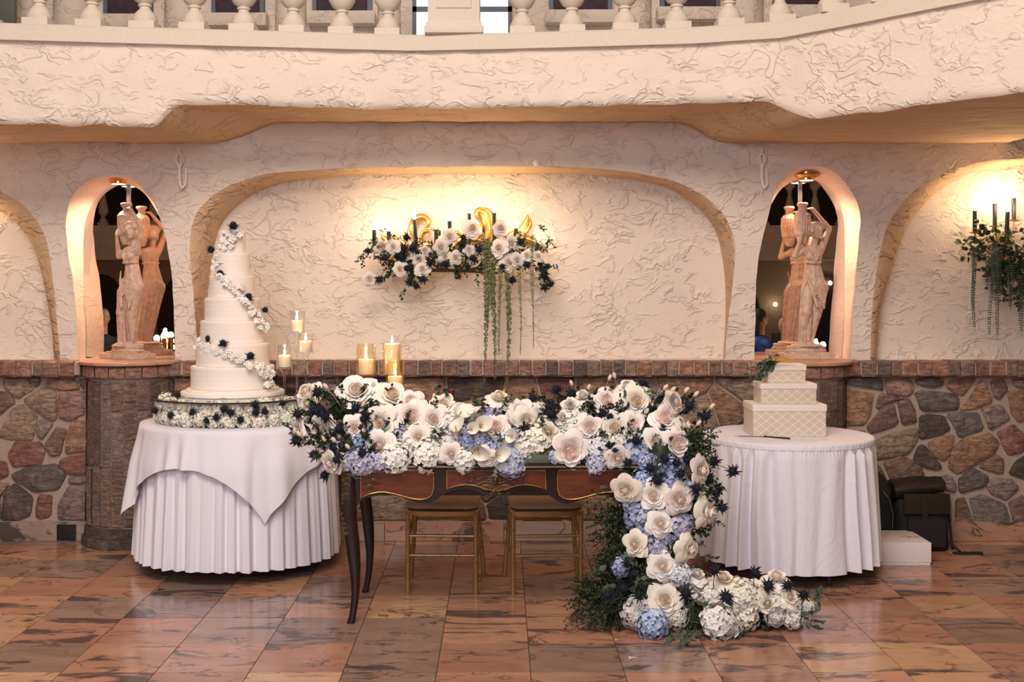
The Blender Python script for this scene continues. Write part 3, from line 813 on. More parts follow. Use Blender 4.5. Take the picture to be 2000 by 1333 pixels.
for k, (x, z) in enumerate(((5.55, 1.60), (4.63, 1.24), (5.3, 1.35), (5.1, 1.5))):
    b = part('bulb', MB().ell((x, -4.6, z), (.035, .035, .035)), M['lampglow'])
    tag(b, 'small glowing bar lamp reflected in the right mirror, ' + ['highest', 'beside the statue', 'low right', 'upper middle'][k], 'lamp', 'bar lamps in the mirror')

# ------------------------------------------------------------------ STATUES
def organic(mb, name, voxel, mat, smooth_it=6, disp=0.0):
    me = mb.mesh(name, 'all', [mat])
    o = bpy.data.objects.new('tmp', me); C.objects.link(o)
    r = o.modifiers.new('r', 'REMESH'); r.mode = 'VOXEL'; r.voxel_size = voxel; r.use_smooth_shade = True
    s = o.modifiers.new('s', 'SMOOTH'); s.iterations = smooth_it; s.factor = 0.5
    dg = bpy.context.evaluated_depsgraph_get()
    out = bpy.data.meshes.new_from_object(o.evaluated_get(dg)); out.name = name
    bpy.data.objects.remove(o); 
    if not out.materials: out.materials.append(mat)
    out.polygons.foreach_set('use_smooth', [True] * len(out.polygons))
    return out
def build_statue_mesh():
    m = MB(); c = m.cone; e = m.ell
    # head and hair, turned and tilted towards the raised arm
    Mh = Matrix.Rotation(radians(-18), 3, 'Y') @ Matrix.Rotation(radians(22), 3, 'Z')
    hc = Vector((.062, -.012, .715))
    e(hc, (.038, .044, .054), 16, 12, Mh)
    e(hc + Mh @ Vector((0, .012, .018)), (.049, .050, .044), 14, 10, Mh)       # hair mass
    e(hc + Mh @ Vector((.0, .054, .006)), (.034, .032, .032), 10, 8, Mh)          # bun
    for k in range(9):                                                        # waves of hair round the face
        a = pi * k / 8
        e(hc + Mh @ Vector((.040 * cos(a), -.018, .010 + .040 * sin(a))), (.0155, .015, .014), 8, 6)
    e(hc + Mh @ Vector((0, -.046, -.004)), (.006, .010, .014), 8, 6, Mh)      # nose
    e(hc + Mh @ Vector((0, -.040, -.026)), (.012, .006, .005), 8, 6, Mh)      # mouth
    e(hc + Mh @ Vector((0, -.034, -.046)), (.013, .011, .010), 8, 6, Mh)      # chin
    for s in (-1, 1):
        e(hc + Mh @ Vector((s * .015, -.038, .010)), (.009, .006, .005), 8, 6, Mh)
    c((.055, .004, .625), .021, (.062, -.004, .680), .019)
    # torso, hips swung to the right
    e((.045, 0, .585), (.066, .036, .045)); e((.043, 0, .545), (.057, .040, .055))
    e((.018, -.030, .560), (.026, .024, .026)); e((.068, -.030, .556), (.026, .024, .026))
    e((.042, 0, .485), (.045, .035, .055)); e((.050, .004, .43), (.062, .045, .060)); e((.056, .006, .375), (.076, .055, .060))
    c((.0, .002, .598), .024, (.095, .002, .602), .024)
    # legs
    c((.088, .0, .36), .054, (.062, -.012, .19), .032); c((.062, -.012, .19), .031, (.035, .012, .035), .016)
    c((.012, -.010, .35), .045, (-.008, -.040, .205), .033); c((-.008, -.040, .205), .031, (-.028, -.004, .035), .016)
    for x, y in ((.035, .006), (-.030, -.010)):
        e((x, y - .018, .014), (.015, .034, .012)); e((x, y - .042, .010), (.016, .014, .008))
        for q in range(5): e((x - .013 + q * .0062, y - .054, .008), (.0036, .008, .006), 6, 4)
    # raised arm over the head to the mouth of the urn
    c((.098, .002, .605), .022, (.148, .004, .732), .018); c((.148, .004, .732), .017, (.050, -.006, .845), .011)
    e((.036, -.010, .856), (.018, .011, .010))
    for q in range(5): c((.030 - q * .001, -.022 + q * .006, .858), .0048, (.004, -.022 + q * .007, .862 - .004 * abs(q - 2)), .0038, 8)
    # other arm, elbow out, forearm up holding the urn
    c((.000, .0, .600), .021, (-.072, -.014, .560), .018); c((-.072, -.014, .560), .017, (-.042, -.048, .670), .011)
    e((-.040, -.050, .688), (.014, .009, .018))
    for q in range(5): c((-.052 + q * .006, -.050, .698), .0045, (-.050 + q * .008, -.046, .730 - .004 * abs(q - 2)), .0036, 8)
    # urn on the shoulder
    m.lathe([(0, .630), (.022, .632), (.034, .66), (.046, .72), (.051, .775), (.050, .815), (.040, .835), (.022, .845), (.020, .866), (.034, .878), (.036, .888), (.030, .896), (0, .896)], (-.020, .004, 0), 28)
    for k in range(20):
        a = 2 * pi * k / 20
        m.tube([(-.020 + .045 * cos(a), .004 + .045 * sin(a), .69), (-.020 + .051 * cos(a), .004 + .051 * sin(a), .76), (-.020 + .050 * cos(a), .004 + .050 * sin(a), .82)], .0045, 6)
    # gown: fitted bodice, high belt, skirt falling in pleats with the front leg bare
    m.tube([(.002, -.036, .520), (.045, -.046, .515), (.088, -.030, .520), (.095, .01, .522), (.045, .044, .52), (-.005, .02, .52), (.002, -.036, .520)], .007, 8)
    m.tube([(.004, -.02, .605), (.02, -.052, .57), (.045, -.046, .52)], .009, 8); m.tube([(.090, -.015, .605), (.070, -.052, .57), (.045, -.046, .52)], .009, 8)
    rows = []
    for i in range(26):
        t = i / 25; z = lerp(.515, .012, t)
        cx = lerp(.043, .058, min(1, t * 3)) if t < .33 else lerp(.058, -.002, (t - .33) / .67)
        rx = lerp(.046, .074, min(1, t * 3.2)) if t < .31 else lerp(.074, .042, (t - .31) / .69)
        ry = lerp(.036, .050, min(1, t * 3.2)) if t < .31 else lerp(.050, .040, (t - .31) / .69)
        row = []
        for k in range(72):
            a = 2 * pi * k / 72
            pl = 1 + (.05 + .16 * t) * sin(a * 11 + 1.2 * sin(a * 3) + t * 1.5)
            front = max(0, -sin(a)) ** 2 * max(0, t - .30) * 1.0          # hem swept back off the legs
            row.append((cx + rx * pl * cos(a), .004 + ry * (pl - front * 1.3) * sin(a), z))
        rows.append(row)
    rows.append([(0, 0, .012)] * 72); rows.insert(0, [(.043, 0, .52)] * 72)
    m.grid(rows, closed_v=True)
    for k in range(9):                                                    # swags across the hips
        t = k / 8
        m.tube([(-.022, -.034, .47), (.004 + .006 * k, -.056 - .003 * k, .40 - .020 * k), (.050 + .006 * k, -.058, .36 - .016 * k), (.098 + .022 * t, -.036, .42 - .010 * k)], [.004, .0085, .0075, .003], 6)
    for k in range(8):                                                    # cascade of cloth from the near hand
        x = -.060 + .010 * k
        x += .022
        m.tube([(.006, -.030, .43 - .01 * k), (x, -.046 + .004 * (k % 3), .34), (x - .012 + .004 * sin(k), -.040, .16), (x - .014, -.030 + .005 * (k % 2), .012)], [.003, .005, .006, .005], 7)
    # footing joined to the figure
    m.lathe([(0, -.006), (.095, -.006), (.098, .000), (.090, .008), (0, .008)], (.004, 0, 0), 36)
    return organic(m, 'figure', .004, M['statue'], 2)
statue_me = build_statue_mesh()
def statue(c, rz, label, sc=1.0):
    t = thing('statue', label, 'statue', c, rz, 'stone women carrying urns')
    t.scale = (sc, sc, sc)
    bz = .046
    part('square_plinth', MB().bbox((-.155, -.10, 0), (.155, .10, .034), .006).bbox((-.12, -.085, .033), (.12, .085, .044), .004), M['statue'], t, world=False)
    ov = MB().lathe([(0, .044), (.125, .044), (.130, .050), (.122, .058), (.120, .066), (.126, .072), (.120, .078), (0, .078)], (0, 0, 0), 48)
    ov.v = [(x, y * .62, z) for x, y, z in ov.v]
    part('oval_base', ov, M['statue'], t, world=False)
    link('figure', statue_me, t, loc=(0, -.0, .082))
    return t
SZ = 1.126
sR = statue((P(1573, 0, 7.27).x, 7.26, SZ), 0, 'terracotta marble woman lifting an urn, facing forward in the right niche', 1.0)
sL = statue((P(250, 0, 7.27).x, 7.26, SZ), radians(-38), 'terracotta marble woman with urn turned aside, in the left niche', 1.0)

# niche downlights
for (px, py, side) in ((232, 352, 'left'), (1575, 345, 'right')):
    c = P(px, py, 7.33)
    t = thing('downlight', 'round brass downlight in the top of the %s statue niche' % side, 'lamp', (c.x, c.y, c.z), 0, 'niche downlights')
    part('trim_ring', MB().lathe([(.045, -.012), (.085, .004), (.088, .010), (.082, .014), (.05, .012), (.045, .05)], (0, 0, 0), 32), M['brass'], t, world=False)
    part('lamp_can', MB().lathe([(.050, .03), (.050, -.022), (.044, -.026), (.044, .02)], (0, 0, 0), 32), M['brass'], t, world=False)
    part('lamp_lens', MB().lathe([(0, -.030), (.044, -.024)], (0, 0, 0), 24), M['lampglow'], t, world=False)
    spot('niche_spot', (c.x, c.y - .01, c.z - .035), (c.x, c.y - .01, 1.0), 55, (1.0, 0.56, 0.34), 150, .04)

# white iron hooks on the wall
for px, side in ((353, 'left'), (1486, 'right')):
    c = P(px, 320, WY)
    t = thing('wall_hook', 'white painted iron hook with open basket finial, near the %s niche' % side, 'hook', (c.x, WY, c.z), 0, 'white wall hooks')
    k = 1 / 314
    bk = MB()
    for q in range(6):
        a = 2 * pi * q / 6
        bk.tube([(0.0 + .001 * cos(a), -.03 + .001 * sin(a), .068), (.028 * cos(a), -.03 + .018 * sin(a), .038), (.026 * cos(a), -.03 + .018 * sin(a), .012), (.004 * cos(a), -.03 + .003 * sin(a), -.012)], .0035, 6)
    bk.tube([(0, -.03, .062), (0, -.03, .09)], [.006, .003], 6); bk.ell((0, -.03, .09), (.006, .006, .008), 8, 6)
    part('basket_finial', bk, M['whitepaint'], t, world=False)
    st = MB().tube([(0, -.03, -.01), (.0, -.03, -.09), (.005, -.032, -.13), (.018, -.034, -.155)], .008, 8).tube([(.018, -.03, -.155), (.034, -.024, -.13), (.036, -.012, -.09), (.034, -.006, -.03)], .007, 8)
    st.tube([(0, -.03, -.02), (0, .002, -.02)], .006, 8)
    part('hook_stem', st, M['whitepaint'], t, world=False)
    part('collar', MB().lathe([(0, -.02), (.013, -.02), (.015, -.014), (.013, -.008), (0, -.008)], (0, -.03, 0), 14), M['whitepaint'], t, world=False)
c = P(1048, 318, WY)
t = tag(part('hook_plate', MB().lathe([(0, 0), (.022, .0), (.020, .012), (.010, .02), (0, .022)], (0, 0, 0), 18), M['whitecard'], world=False), 'small round white plate on the wall above the gilded sconce', 'plate')
t.location = (c.x, WY - .001, c.z); t.rotation_euler = (pi / 2, 0, 0)

# ------------------------------------------------------------------ FLOWER MESHES
def rose_mesh(seed, kind='open'):
    rr = random.Random(seed); m = MB(); m.c = []
    layers = [  # n, r0, r1, z0, z1, halfwidth deg, curl, tint
        (5, .10, 1.00, .00, .30, 50, .34, 0.0),
        (5, .10, .84, .02, .48, 50, .26, .0),
        (5, .10, .66, .06, .60, 50, .16, .04),
        (4, .10, .50, .20, .64, 58, .06, .10),
        (4, .08, .41, .30, .69, 58, -.04, .22),
        (3, .07, .31, .40, .72, 70, -.07, .36),
        (3, .05, .22, .50, .74, 70, -.06, .5),
        (3, .04, .14, .56, .75, 75, -.04, .7),
        (2, .02, .07, .62, .76, 110, -.02, .85)]
    if kind == 'bud': layers = [(a, b, c * .76, d, e * 1.30, f, g * (.5 if g > 0 else 1), h) for a, b, c, d, e, f, g, h in layers]
    if kind == 'reflex': layers = [(a, b, c, d - (.05 if i < 2 else 0), (.10 if i == 0 else .30 if i == 1 else e * 1.12), f, (.60 if i < 2 else g), h) for i, (a, b, c, d, e, f, g, h) in enumerate(layers)]
    if kind == 'garden': layers = [(a + (1 if i in (3, 4, 5, 6) else 0), b, c * (1.0 if i < 2 else 1.22), d, e * (.92 if i > 3 else 1), f * .9, g, min(1, h * 1.15)) for i, (a, b, c, d, e, f, g, h) in enumerate(layers)]
    a_off = 0
    for li, (n, r0, r1, z0, z1, hw, curl, tint) in enumerate(layers):
        a_off += 2.4 + rr.uniform(-.3, .3)
        for q in range(n):
            a0 = a_off + 2 * pi * q / n + rr.uniform(-.15, .15)
            rs = r1 * rr.uniform(.92, 1.08); zs = z1 * rr.uniform(.94, 1.04)
            tipx = rr.uniform(.08, .24) if li < 2 else .05
            lean = rr.uniform(-.12, .12)
            rows = []; nu, nv = 7, 6
            for v_ in range(nv):
                v = v_ / (nv - 1)
                row = []
                for u_ in range(nu):
                    u = -1 + 2 * u_ / (nu - 1)
                    wdt = radians(hw) * (0.55 + .45 * sin(min(1, v * 1.25) * pi / 2)) * (1 - .28 * max(0, v - .7) / .3)
                    ang = a0 + u * wdt + lean * v
                    vv = v * (1 - .10 * u * u)
                    rad = r0 + (rs - r0) * (vv ** (.75 if li < 3 else .5)) + (curl * (.35 if li < 3 else 1.0) * max(0, v - .72) / .28) * (1 + .3 * rr.uniform(-1, 1))
                    rad += (tipx * (1 - abs(u)) * max(0, v - .75) / .25 if li < 3 else 0) - .05 * u * u * (li < 4)
                    zz = z0 + (zs - z0) * (vv ** 1.25 if li < 3 else vv) - max(0, curl) * 1.2 * (max(0, v - .72) / .28) ** 1.5 * .55
                    zz += .05 * u * u * v * (1 if li < 3 else 0) + rr.uniform(-.012, .012)
                    row.append((rad * cos(ang), rad * sin(ang), zz))
                    m.c.append(max(0, min(1, tint * (.7 + .3 * (1 - v)) + (.10 if v < .3 else 0))))
                rows.append(row)
            m.grid(rows)
    return m
def hyd_mesh(seed, n=150):
    rr = random.Random(seed); m = MB(); m.c = []
    for i in range(n):
        z = 1 - 1.75 * (i + .5) / n; a = i * 2.39996
        s = sqrt(max(0, 1 - z * z)); d = Vector((s * cos(a), s * sin(a), z))
        d = (d + Vector((rr.uniform(-.1, .1),) * 3)).normalized()
        t1 = d.orthogonal().normalized(); t2 = d.cross(t1)
        rot = rr.uniform(0, pi); sz = rr.uniform(.18, .25); tn = rr.random() ** 1.5; rr_ = rr.uniform(.80, 1.06)
        tilt = Vector((rr.uniform(-.25, .25), rr.uniform(-.25, .25), rr.uniform(-.25, .25)))
        dn = (d + tilt).normalized(); t1 = dn.orthogonal().normalized(); t2 = dn.cross(t1)
        c = d * rr_ * (1 + .28 * noise.noise(d * 1.8 + Vector((seed * 7.3, 0, 0))))
        for q in range(4):
            b = rot + q * pi / 2
            e1 = t1 * cos(b) + t2 * sin(b); e2 = -t1 * sin(b) + t2 * cos(b)
            pts = [c, c + e1 * sz * .48 + e2 * sz * .46 + dn * .05, c + e1 * sz * .92 + e2 * sz * .30 + dn * .045, c + e1 * sz * .98 - e2 * sz * .18 + dn * .03, c + e1 * sz * .52 - e2 * sz * .46 + dn * .06, c + e1 * sz * .6 + dn * .0]
            m.add(pts, [(0, 1, 5), (1, 2, 5), (2, 3, 5), (3, 4, 5), (4, 0, 5)])
            m.c += [min(1, tn + .5), tn * .8, tn * .7, tn * .7, tn * .8, tn]
    # inner ball in the head's plain colour, seen between the florets
    k = len(m.v); m.ell((0, 0, -.02), (.72, .72, .72), 10, 7); m.c += [0.0] * (len(m.v) - k)
    return m
def thistle_mesh(seed):
    rr = random.Random(seed); m = MB()
    m.ell((0, 0, .12), (.36, .36, .46), 9, 7)
    def spike(p0, d, L, w):
        d = d.normalized(); a = d.orthogonal().normalized(); b = d.cross(a)
        m.add([p0 + a * w, p0 - a * .5 * w + b * .87 * w, p0 - a * .5 * w - b * .87 * w, p0 + d * L], [(0, 1, 3), (1, 2, 3), (2, 0, 3)])
    for i in range(110):
        z = 1 - 1.6 * (i + .5) / 110; a = i * 2.39996; s = sqrt(max(0, 1 - z * z))
        d = Vector((s * cos(a), s * sin(a), z)); p0 = Vector((d.x * .34, d.y * .34, .12 + d.z * .42))
        spike(p0, d + Vector((rr.uniform(-.2, .2), rr.uniform(-.2, .2), rr.uniform(0, .3))), rr.uniform(.16, .26), .045)
    for q in range(11):
        a = 2 * pi * q / 11 + rr.uniform(-.15, .15); up = rr.uniform(-.15, .5)
        d = Vector((cos(a), sin(a), up)).normalized(); sd = Vector((-sin(a), cos(a), 0)); L = rr.uniform(.85, 1.15)
        p0 = Vector((0, 0, -.15))
        pts = [p0 + sd * .05, p0 - sd * .05, p0 + d * L * .5 + sd * .10, p0 + d * L * .5 - sd * .10, p0 + d * L + Vector((0, 0, .05))]
        m.add(pts, [(0, 1, 3, 2), (2, 3, 4)])
        for s_ in (-1, 1):
            for f_ in (.35, .6):
                spike(p0 + d * L * f_, d * .8 + sd * s_, .26, .03)
    return m
ROSE = [rose_mesh(i, k).mesh('rose', 'all', [M['petal']]) for i, k in enumerate(('open', 'open', 'garden', 'reflex', 'bud'))]
ROSEP = [rose_mesh(i + 20, k).mesh('rose', 'all', [M['petal_pink']]) for i, k in enumerate(('garden', 'open', 'garden'))]
HYD = [hyd_mesh(i).mesh('hydrangea', 'all', [M['hyd']]) for i in range(3)]
THI = [thistle_mesh(i).mesh('thistle', False, [M['thistle']]) for i in range(3)]
def aim(d, roll=0.0):
    q = Vector(d).to_track_quat('Z', 'Y'); return (q.to_matrix() @ Matrix.Rotation(roll, 3, 'Z')).to_euler()
WHITE = (0.92, 0.88, 0.83); CREAM = (0.91, 0.85, 0.75); PINK = (0.93, 0.85, 0.80)
HW = (0.90, 0.88, 0.80); HB = (0.20, 0.27, 0.52); HL = (0.40, 0.40, 0.60); HWB = (0.68, 0.73, 0.82); HC = (0.92, 0.88, 0.72)
def rose(par, px, py, d, Y, direc=(0, -1, .25), kind=None, pink=False, col=None):
    p = P(px, py, Y); r = d / 2 * Y / F * 0.98
    lst = ROSEP if pink else ROSE
    me = lst[kind if kind is not None else R.randrange(3)]
    dv = Vector(direc).normalized()
    kk = R.uniform(.95, 1.04); c = col or (PINK if pink else R.choice([WHITE, CREAM, CREAM]))
    return link('rose', me, par, loc=p - dv * r * .35 - wloc(par), rot=aim(direc, R.uniform(0, 6)), scale=r, color=tuple(min(1, q * kk) for q in c))
def hyd(par, px, py, d, Y, col, direc=None):
    p = P(px, py, Y); r = d / 2 * Y / F * 1.02
    direc = direc or (R.uniform(-.4, .4), -1, R.uniform(-.3, .5))
    kk = R.uniform(.92, 1.05)
    return link('hydrangea', R.choice(HYD), par, loc=p + Vector((0, r * .35, 0)) - wloc(par), rot=aim(direc, R.uniform(0, 6)), scale=r, color=tuple(min(1, q * kk) for q in col))
def thi(par, px, py, Y, d=30, direc=None):
    p = P(px, py, Y); r = d / 2 * Y / F
    direc = direc or (R.uniform(-.8, .8), -1, R.uniform(-.3, .9))
    return link('thistle', R.choice(THI), par, loc=p - wloc(par), rot=aim(direc, R.uniform(0, 6)), scale=r * R.uniform(.9, 1.15))
# leaves --------------------------------------------------------------
def leaf(m, p, d, L, wd, n=None, curl=.15):
    d = Vector(d).normalized(); n = Vector(n) if n else Vector((R.uniform(-1, 1), R.uniform(-1, 1), R.uniform(.2, 1)))
    s = d.cross(n)
    if s.length < 1e-3: s = d.orthogonal()
    s.normalize(); up = s.cross(d)
    p = Vector(p)
    m.add([p, p + d * L * .35 + s * wd + up * L * .03, p + d * L * .35 - s * wd + up * L * .03, p + d * L * .72 + s * wd * .75 - up * L * curl * .4, p + d * L * .72 - s * wd * .75 - up * L * curl * .4, p + d * L - up * L * curl, p + d * L * .35, p + d * L * .72 - up * L * curl * .5],
          [(0, 6, 1), (0, 2, 6), (1, 6, 7, 3), (6, 2, 4, 7), (3, 7, 5), (7, 4, 5)])
def sprig(m, p0, p1, n=14, L=.03, wd=.008, sag=.0, stem=.0015, spread=1.0):
    p0 = Vector(p0); p1 = Vector(p1); path = []
    for k in range(6):
        t = k / 5; q = p0.lerp(p1, t); q.z += sag * 4 * t * (1 - t); path.append(q)
    m.tube(path, [stem * (1.2 - .8 * k / 5) for k in range(6)], 4)
    ax = (p1 - p0).normalized()
    for k in range(n):
        t = .12 + .88 * (k + R.random() * .5) / n; q = p0.lerp(p1, min(1, t)); q.z += sag * 4 * t * (1 - t)
        side = Vector((R.uniform(-1, 1), R.uniform(-1, 1), R.uniform(-1, 1))).cross(ax).normalized()
        leaf(m, q, ax * R.uniform(.5, 1.1) + side * spread, L * R.uniform(.7, 1.2) * (1.1 - .5 * t), wd * R.uniform(.8, 1.2))
def bunny(par, px, py, Y, tilt=None, stemlen=.09, L=.024):
    p = P(px, py, Y) - wloc(par)
    d = Vector(tilt or (R.uniform(-.5, .5), -.2, 1)).normalized()
    m = MB(); Mx = Vector(d).to_track_quat('Z', 'Y').to_matrix()
    m.ell(p, (.0095, .0095, L * .72), 8, 6, Mx)
    m.tube([p - d * L * .5, p - d * (L * .5 + stemlen * .5) + Vector((0, .004, 0)), p - d * (stemlen + L * .5) + Vector((0, .02, -.01))], .0009, 4)
    part('bunny_tail', m, M['bunny'], par, world=False)
def stem(m, a, b, r=.0018, bow=.02):
    a = Vector(a); b = Vector(b); mid = (a + b) / 2 + Vector((0, -bow * .3, bow)); m.tube([a, (a + mid) / 2 + Vector((0, 0, bow * .2)), mid, b], r, 5)

# ------------------------------------------------------------------ GILDED SCONCE WITH FLOWERS (centre of the wall)
FX = Vector((0, 0, 0))
def scroll(m, pts, wid, Y, depth=.03, ribs=3):
    """a gilded acanthus scroll: a ribbed leaf swept along px points"""
    q = resample([P(x, y, Y)[:] for x, y in pts], 22); n = len(q)
    rows = []
    for i, p in enumerate(q):
        a = Vector(q[max(i - 1, 0)]); b = Vector(q[min(i + 1, n - 1)]); t = (b - a).normalized(); s = Vector((t.z, 0, -t.x)).normalized()
        k = i / (n - 1); wv = wid / 314 * (sin(pi * min(1, .12 + k * .9)) ** .6)
        row = []
        for j in range(9):
            u = -1 + j / 4
            row.append(Vector(p) + s * u * wv + Vector((0, -depth * (1 - u * u) - .006 * cos(u * pi * ribs), 0)))
        for j in range(7, 0, -1):
            u = -1 + j / 4; row.append(Vector(p) + s * u * wv * .9 + Vector((0, .006, 0)))
        rows.append(row)
    m.grid(rows, closed_v=True)
sc = thing('sconce', 'wide gilded wall sconce with black candles on the central plaster panel', 'sconce', tuple(P(900, 470, 7.40)))
SYc = 7.38
for pts, wd in (([(812, 470), (806, 445), (812, 428), (826, 424), (836, 430), (836, 442), (828, 446)], 8), ([(822, 470), (826, 455), (838, 452), (840, 462)], 5),
                ([(946, 480), (954, 455), (950, 430), (944, 416), (934, 412), (930, 422), (938, 428)], 11), ([(958, 475), (963, 450), (960, 425), (950, 410), (940, 408)], 9),
                ([(930, 470), (938, 455), (941, 440), (936, 438)], 5), ([(985, 468), (1005, 458), (1020, 448), (1030, 430), (1030, 418)], 9), ([(1000, 466), (1024, 455), (1036, 438), (1032, 422)], 5),
                ([(790, 490), (770, 476), (752, 468), (744, 456)], 9), ([(800, 486), (780, 470), (764, 460)], 5), ([(770, 500), (760, 515), (770, 525)], 5),
                ([(880, 490), (900, 470), (925, 468), (950, 474)], 8), ([(1060, 480), (1040, 470), (1020, 466), (1000, 472)], 7), ([(880, 470), (892, 455), (900, 462)], 6), ([(800, 488), (840, 478), (880, 486), (900, 500)], 7),
                ([(900, 500), (897, 520), (898, 545)], 9)):
    m = MB(); scroll(m, pts, wd, SYc); part('gilded_scroll', m, M['gold'], sc, smooth='all')
m = MB()
cand = [(731, 479, 449, 731, 1), (760, 472, 452, 759, 1), (813, 470, 429, 809, 1), (852, 478, 449, 852, 0), (879, 466, 432, 878, 1), (917, 452, 417, 916, 1), (966, 467, 416, 965, 1), (1002, 468, 446, 1009, 1), (1046, 488, 474, 1051, 1)]
for bx, by, ty, tx, lit in cand:
    Yc = 7.26
    b = P(bx, by + 12, Yc); tpp = P(tx, ty, Yc)
    arm = MB(); hub = P(900, 530, 7.38)
    mid = (b + hub) / 2 + Vector((0, -.03, -.06)); arm.tube([b, b + Vector((0, 0, -.03)), mid, hub], [.005, .006, .007, .008], 6)
    part('arm', arm, M['bronze'], sc)
    part('drip_cup', MB().lathe([(0, 0), (.012, 0), (.028, .010), (.030, .014), (.012, .010), (0, .010)], b[:], 16), M['bronze'], sc)
    cd = part('candle_sleeve', MB().tube([b, b.lerp(tpp, .5), tpp], .0125, 12), M['black'], sc)
    if lit:
        fm = MB().lathe([(0, 0), (.006, .004), (.0105, .016), (.009, .03), (.004, .046), (0, .056)], tpp[:], 12)
        part('flame_bulb', fm, M['flame'], cd, world=False)
        point('sconce_glow', tpp + Vector((0, -.01, .03)), 1.8, (1.0, 0.68, 0.38), .02)
fl_m = thing('sconce_flowers', 'roses, navy thistles and hanging green strands dressed over the gilded sconce', 'floral arrangement', tuple(P(900, 510, 7.25)))
SR = [(748, 486, 34), (768, 482, 27), (799, 499, 20), (830, 491, 22), (781, 526, 28), (819, 509, 26), (825, 526, 30), (861, 484, 28), (878, 463, 28), (869, 500, 26), (890, 503, 26), (916, 489, 22), (923, 446, 36), (979, 446, 30), (974, 485, 34), (999, 476, 28), (995, 512, 34), (1010, 509, 26), (1029, 499, 26), (722, 546, 26), (1052, 500, 22)]
for x, y, d in SR:
    rose(fl_m, x, y, d * .98, 7.17 + R.uniform(-.03, .03), (R.uniform(-.5, .5), -1, R.uniform(-.3, .5)), col=(0.88, 0.80, 0.72))
ST = [(719, 491), (740, 546), (795, 464), (790, 485), (788, 500), (806, 485), (795, 525), (814, 559), (799, 552), (826, 545), (751, 504), (902, 478), (914, 522), (936, 488), (869, 516), (924, 506), (981, 522), (1000, 548), (1029, 518), (1069, 522), (1063, 562), (1076, 554), (1063, 538), (1016, 472), (840, 512), (905, 465)]
for x, y in ST: thi(fl_m, x, y, 7.15 + R.uniform(-.04, .03), 25)
m = MB()
for x, y in ST:
    q = P(x, y, 7.18); stem(m, q, q + Vector((R.uniform(-.03, .03) + (.10 if x < 760 else -.10 if x > 1050 else 0), .10, .10)), .0014)
for k in range(210):
    x = R.choice([R.gauss(790, 34), R.gauss(880, 40), R.gauss(1000, 36)]); y = 492 + R.gauss(0, 16) + (10 if abs(x - 790) < 20 else 0)
    q = P(x, y, 7.22); d = Vector((R.uniform(-1, 1), R.uniform(-.6, .1), R.uniform(-1, .4)))
    sprig(m, q, q + d.normalized() * R.uniform(.04, .11), 8, .03, .007)
for (a, b) in (((1050, 510), (1075, 560)), ((1052, 515), (1066, 565)), ((1050, 505), (1078, 545)), ((770, 520), (745, 550)), ((800, 520), (812, 560)), ((890, 520), (900, 545)), ((800, 525), (826, 548))):
    for _ in range(3): sprig(m, P(a[0], a[1], 7.2), P(b[0] + R.uniform(-8, 8), b[1], 7.17), 14, .03, .008)
part('foliage', m, M['leaf'], fl_m, smooth=False, kind='stuff')
def amaranth(par, x, y0, y1, wd, Y, mat=M['amar']):
    m = MB(); n = int((y1 - y0) / 2.2)
    xx = x
    for k in range(n):
        t = k / n; y = lerp(y0, y1, t); r = wd / 2 / 314 * (.82 - .5 * t) * R.choice([.55, .8, 1.1, 1.2])
        xx = x + 2.0 * sin(t * 5 + x)
        for _ in range(7):
            a = R.uniform(0, 2 * pi); q = P(xx, y, Y) + Vector((cos(a) * r * .75, sin(a) * r * .75, R.uniform(-.005, .005))); e_ = r * R.uniform(.22, .36)
            m.ell(q, (e_, e_, e_), 5, 3)
    m.tube([P(x, y0 - 6, Y), P(x + 2, (y0 + y1) / 2, Y), P(xx, y1 + 4, Y)], .0015, 4)
    part('hanging_amaranth', m, mat, par, smooth='all')
for x, y0, y1, wd in ((948, 466, 750, 15), (954, 480, 640, 14), (965, 504, 742, 15), (975, 528, 690, 11), (992, 535, 756, 15), (1016, 533, 690, 8), (1040, 462, 676, 8), (960, 520, 600, 14)):
    amaranth(fl_m, x, y0, y1, wd, 7.12 + R.uniform(-.04, .0))

# right-hand sconce with greenery
s2 = thing('sconce', 'slim gold sconce with black candles in the right-hand arch', 'sconce', tuple(P(1960, 470, 7.30)))
m = MB()
for pts, r in (([(1967, 392), (1966, 430), (1962, 470), (1960, 520)], .006), ([(1967, 400), (1952, 408), (1950, 425), (1958, 450), (1956, 465)], .004), ([(1967, 400), (1978, 410), (1985, 430), (1976, 455)], .004)):
    m.tube([P(x, y, 7.30) for x, y in pts], r, 6)
for k in range(7):
    a = -pi / 2 + (k - 3) * .42; q = P(1967, 384, 7.3)
    leaf(m, q, (sin((k - 3) * .45), 0, cos((k - 3) * .45)), .075 - .008 * abs(k - 3), .011, n=(0, -1, 0), curl=.05)
part('gold_finial_stem', m, M['gold'], s2)
part('backplate', MB().lathe([(0, 0), (.05, .0), (.055, .01), (.03, .02), (0, .03)], (0, 0, 0), 20), M['gold'], s2, world=False)
s2.children[-1].rotation_euler = (pi / 2, 0, 0); s2.children[-1].location = (0, .05, -.1)
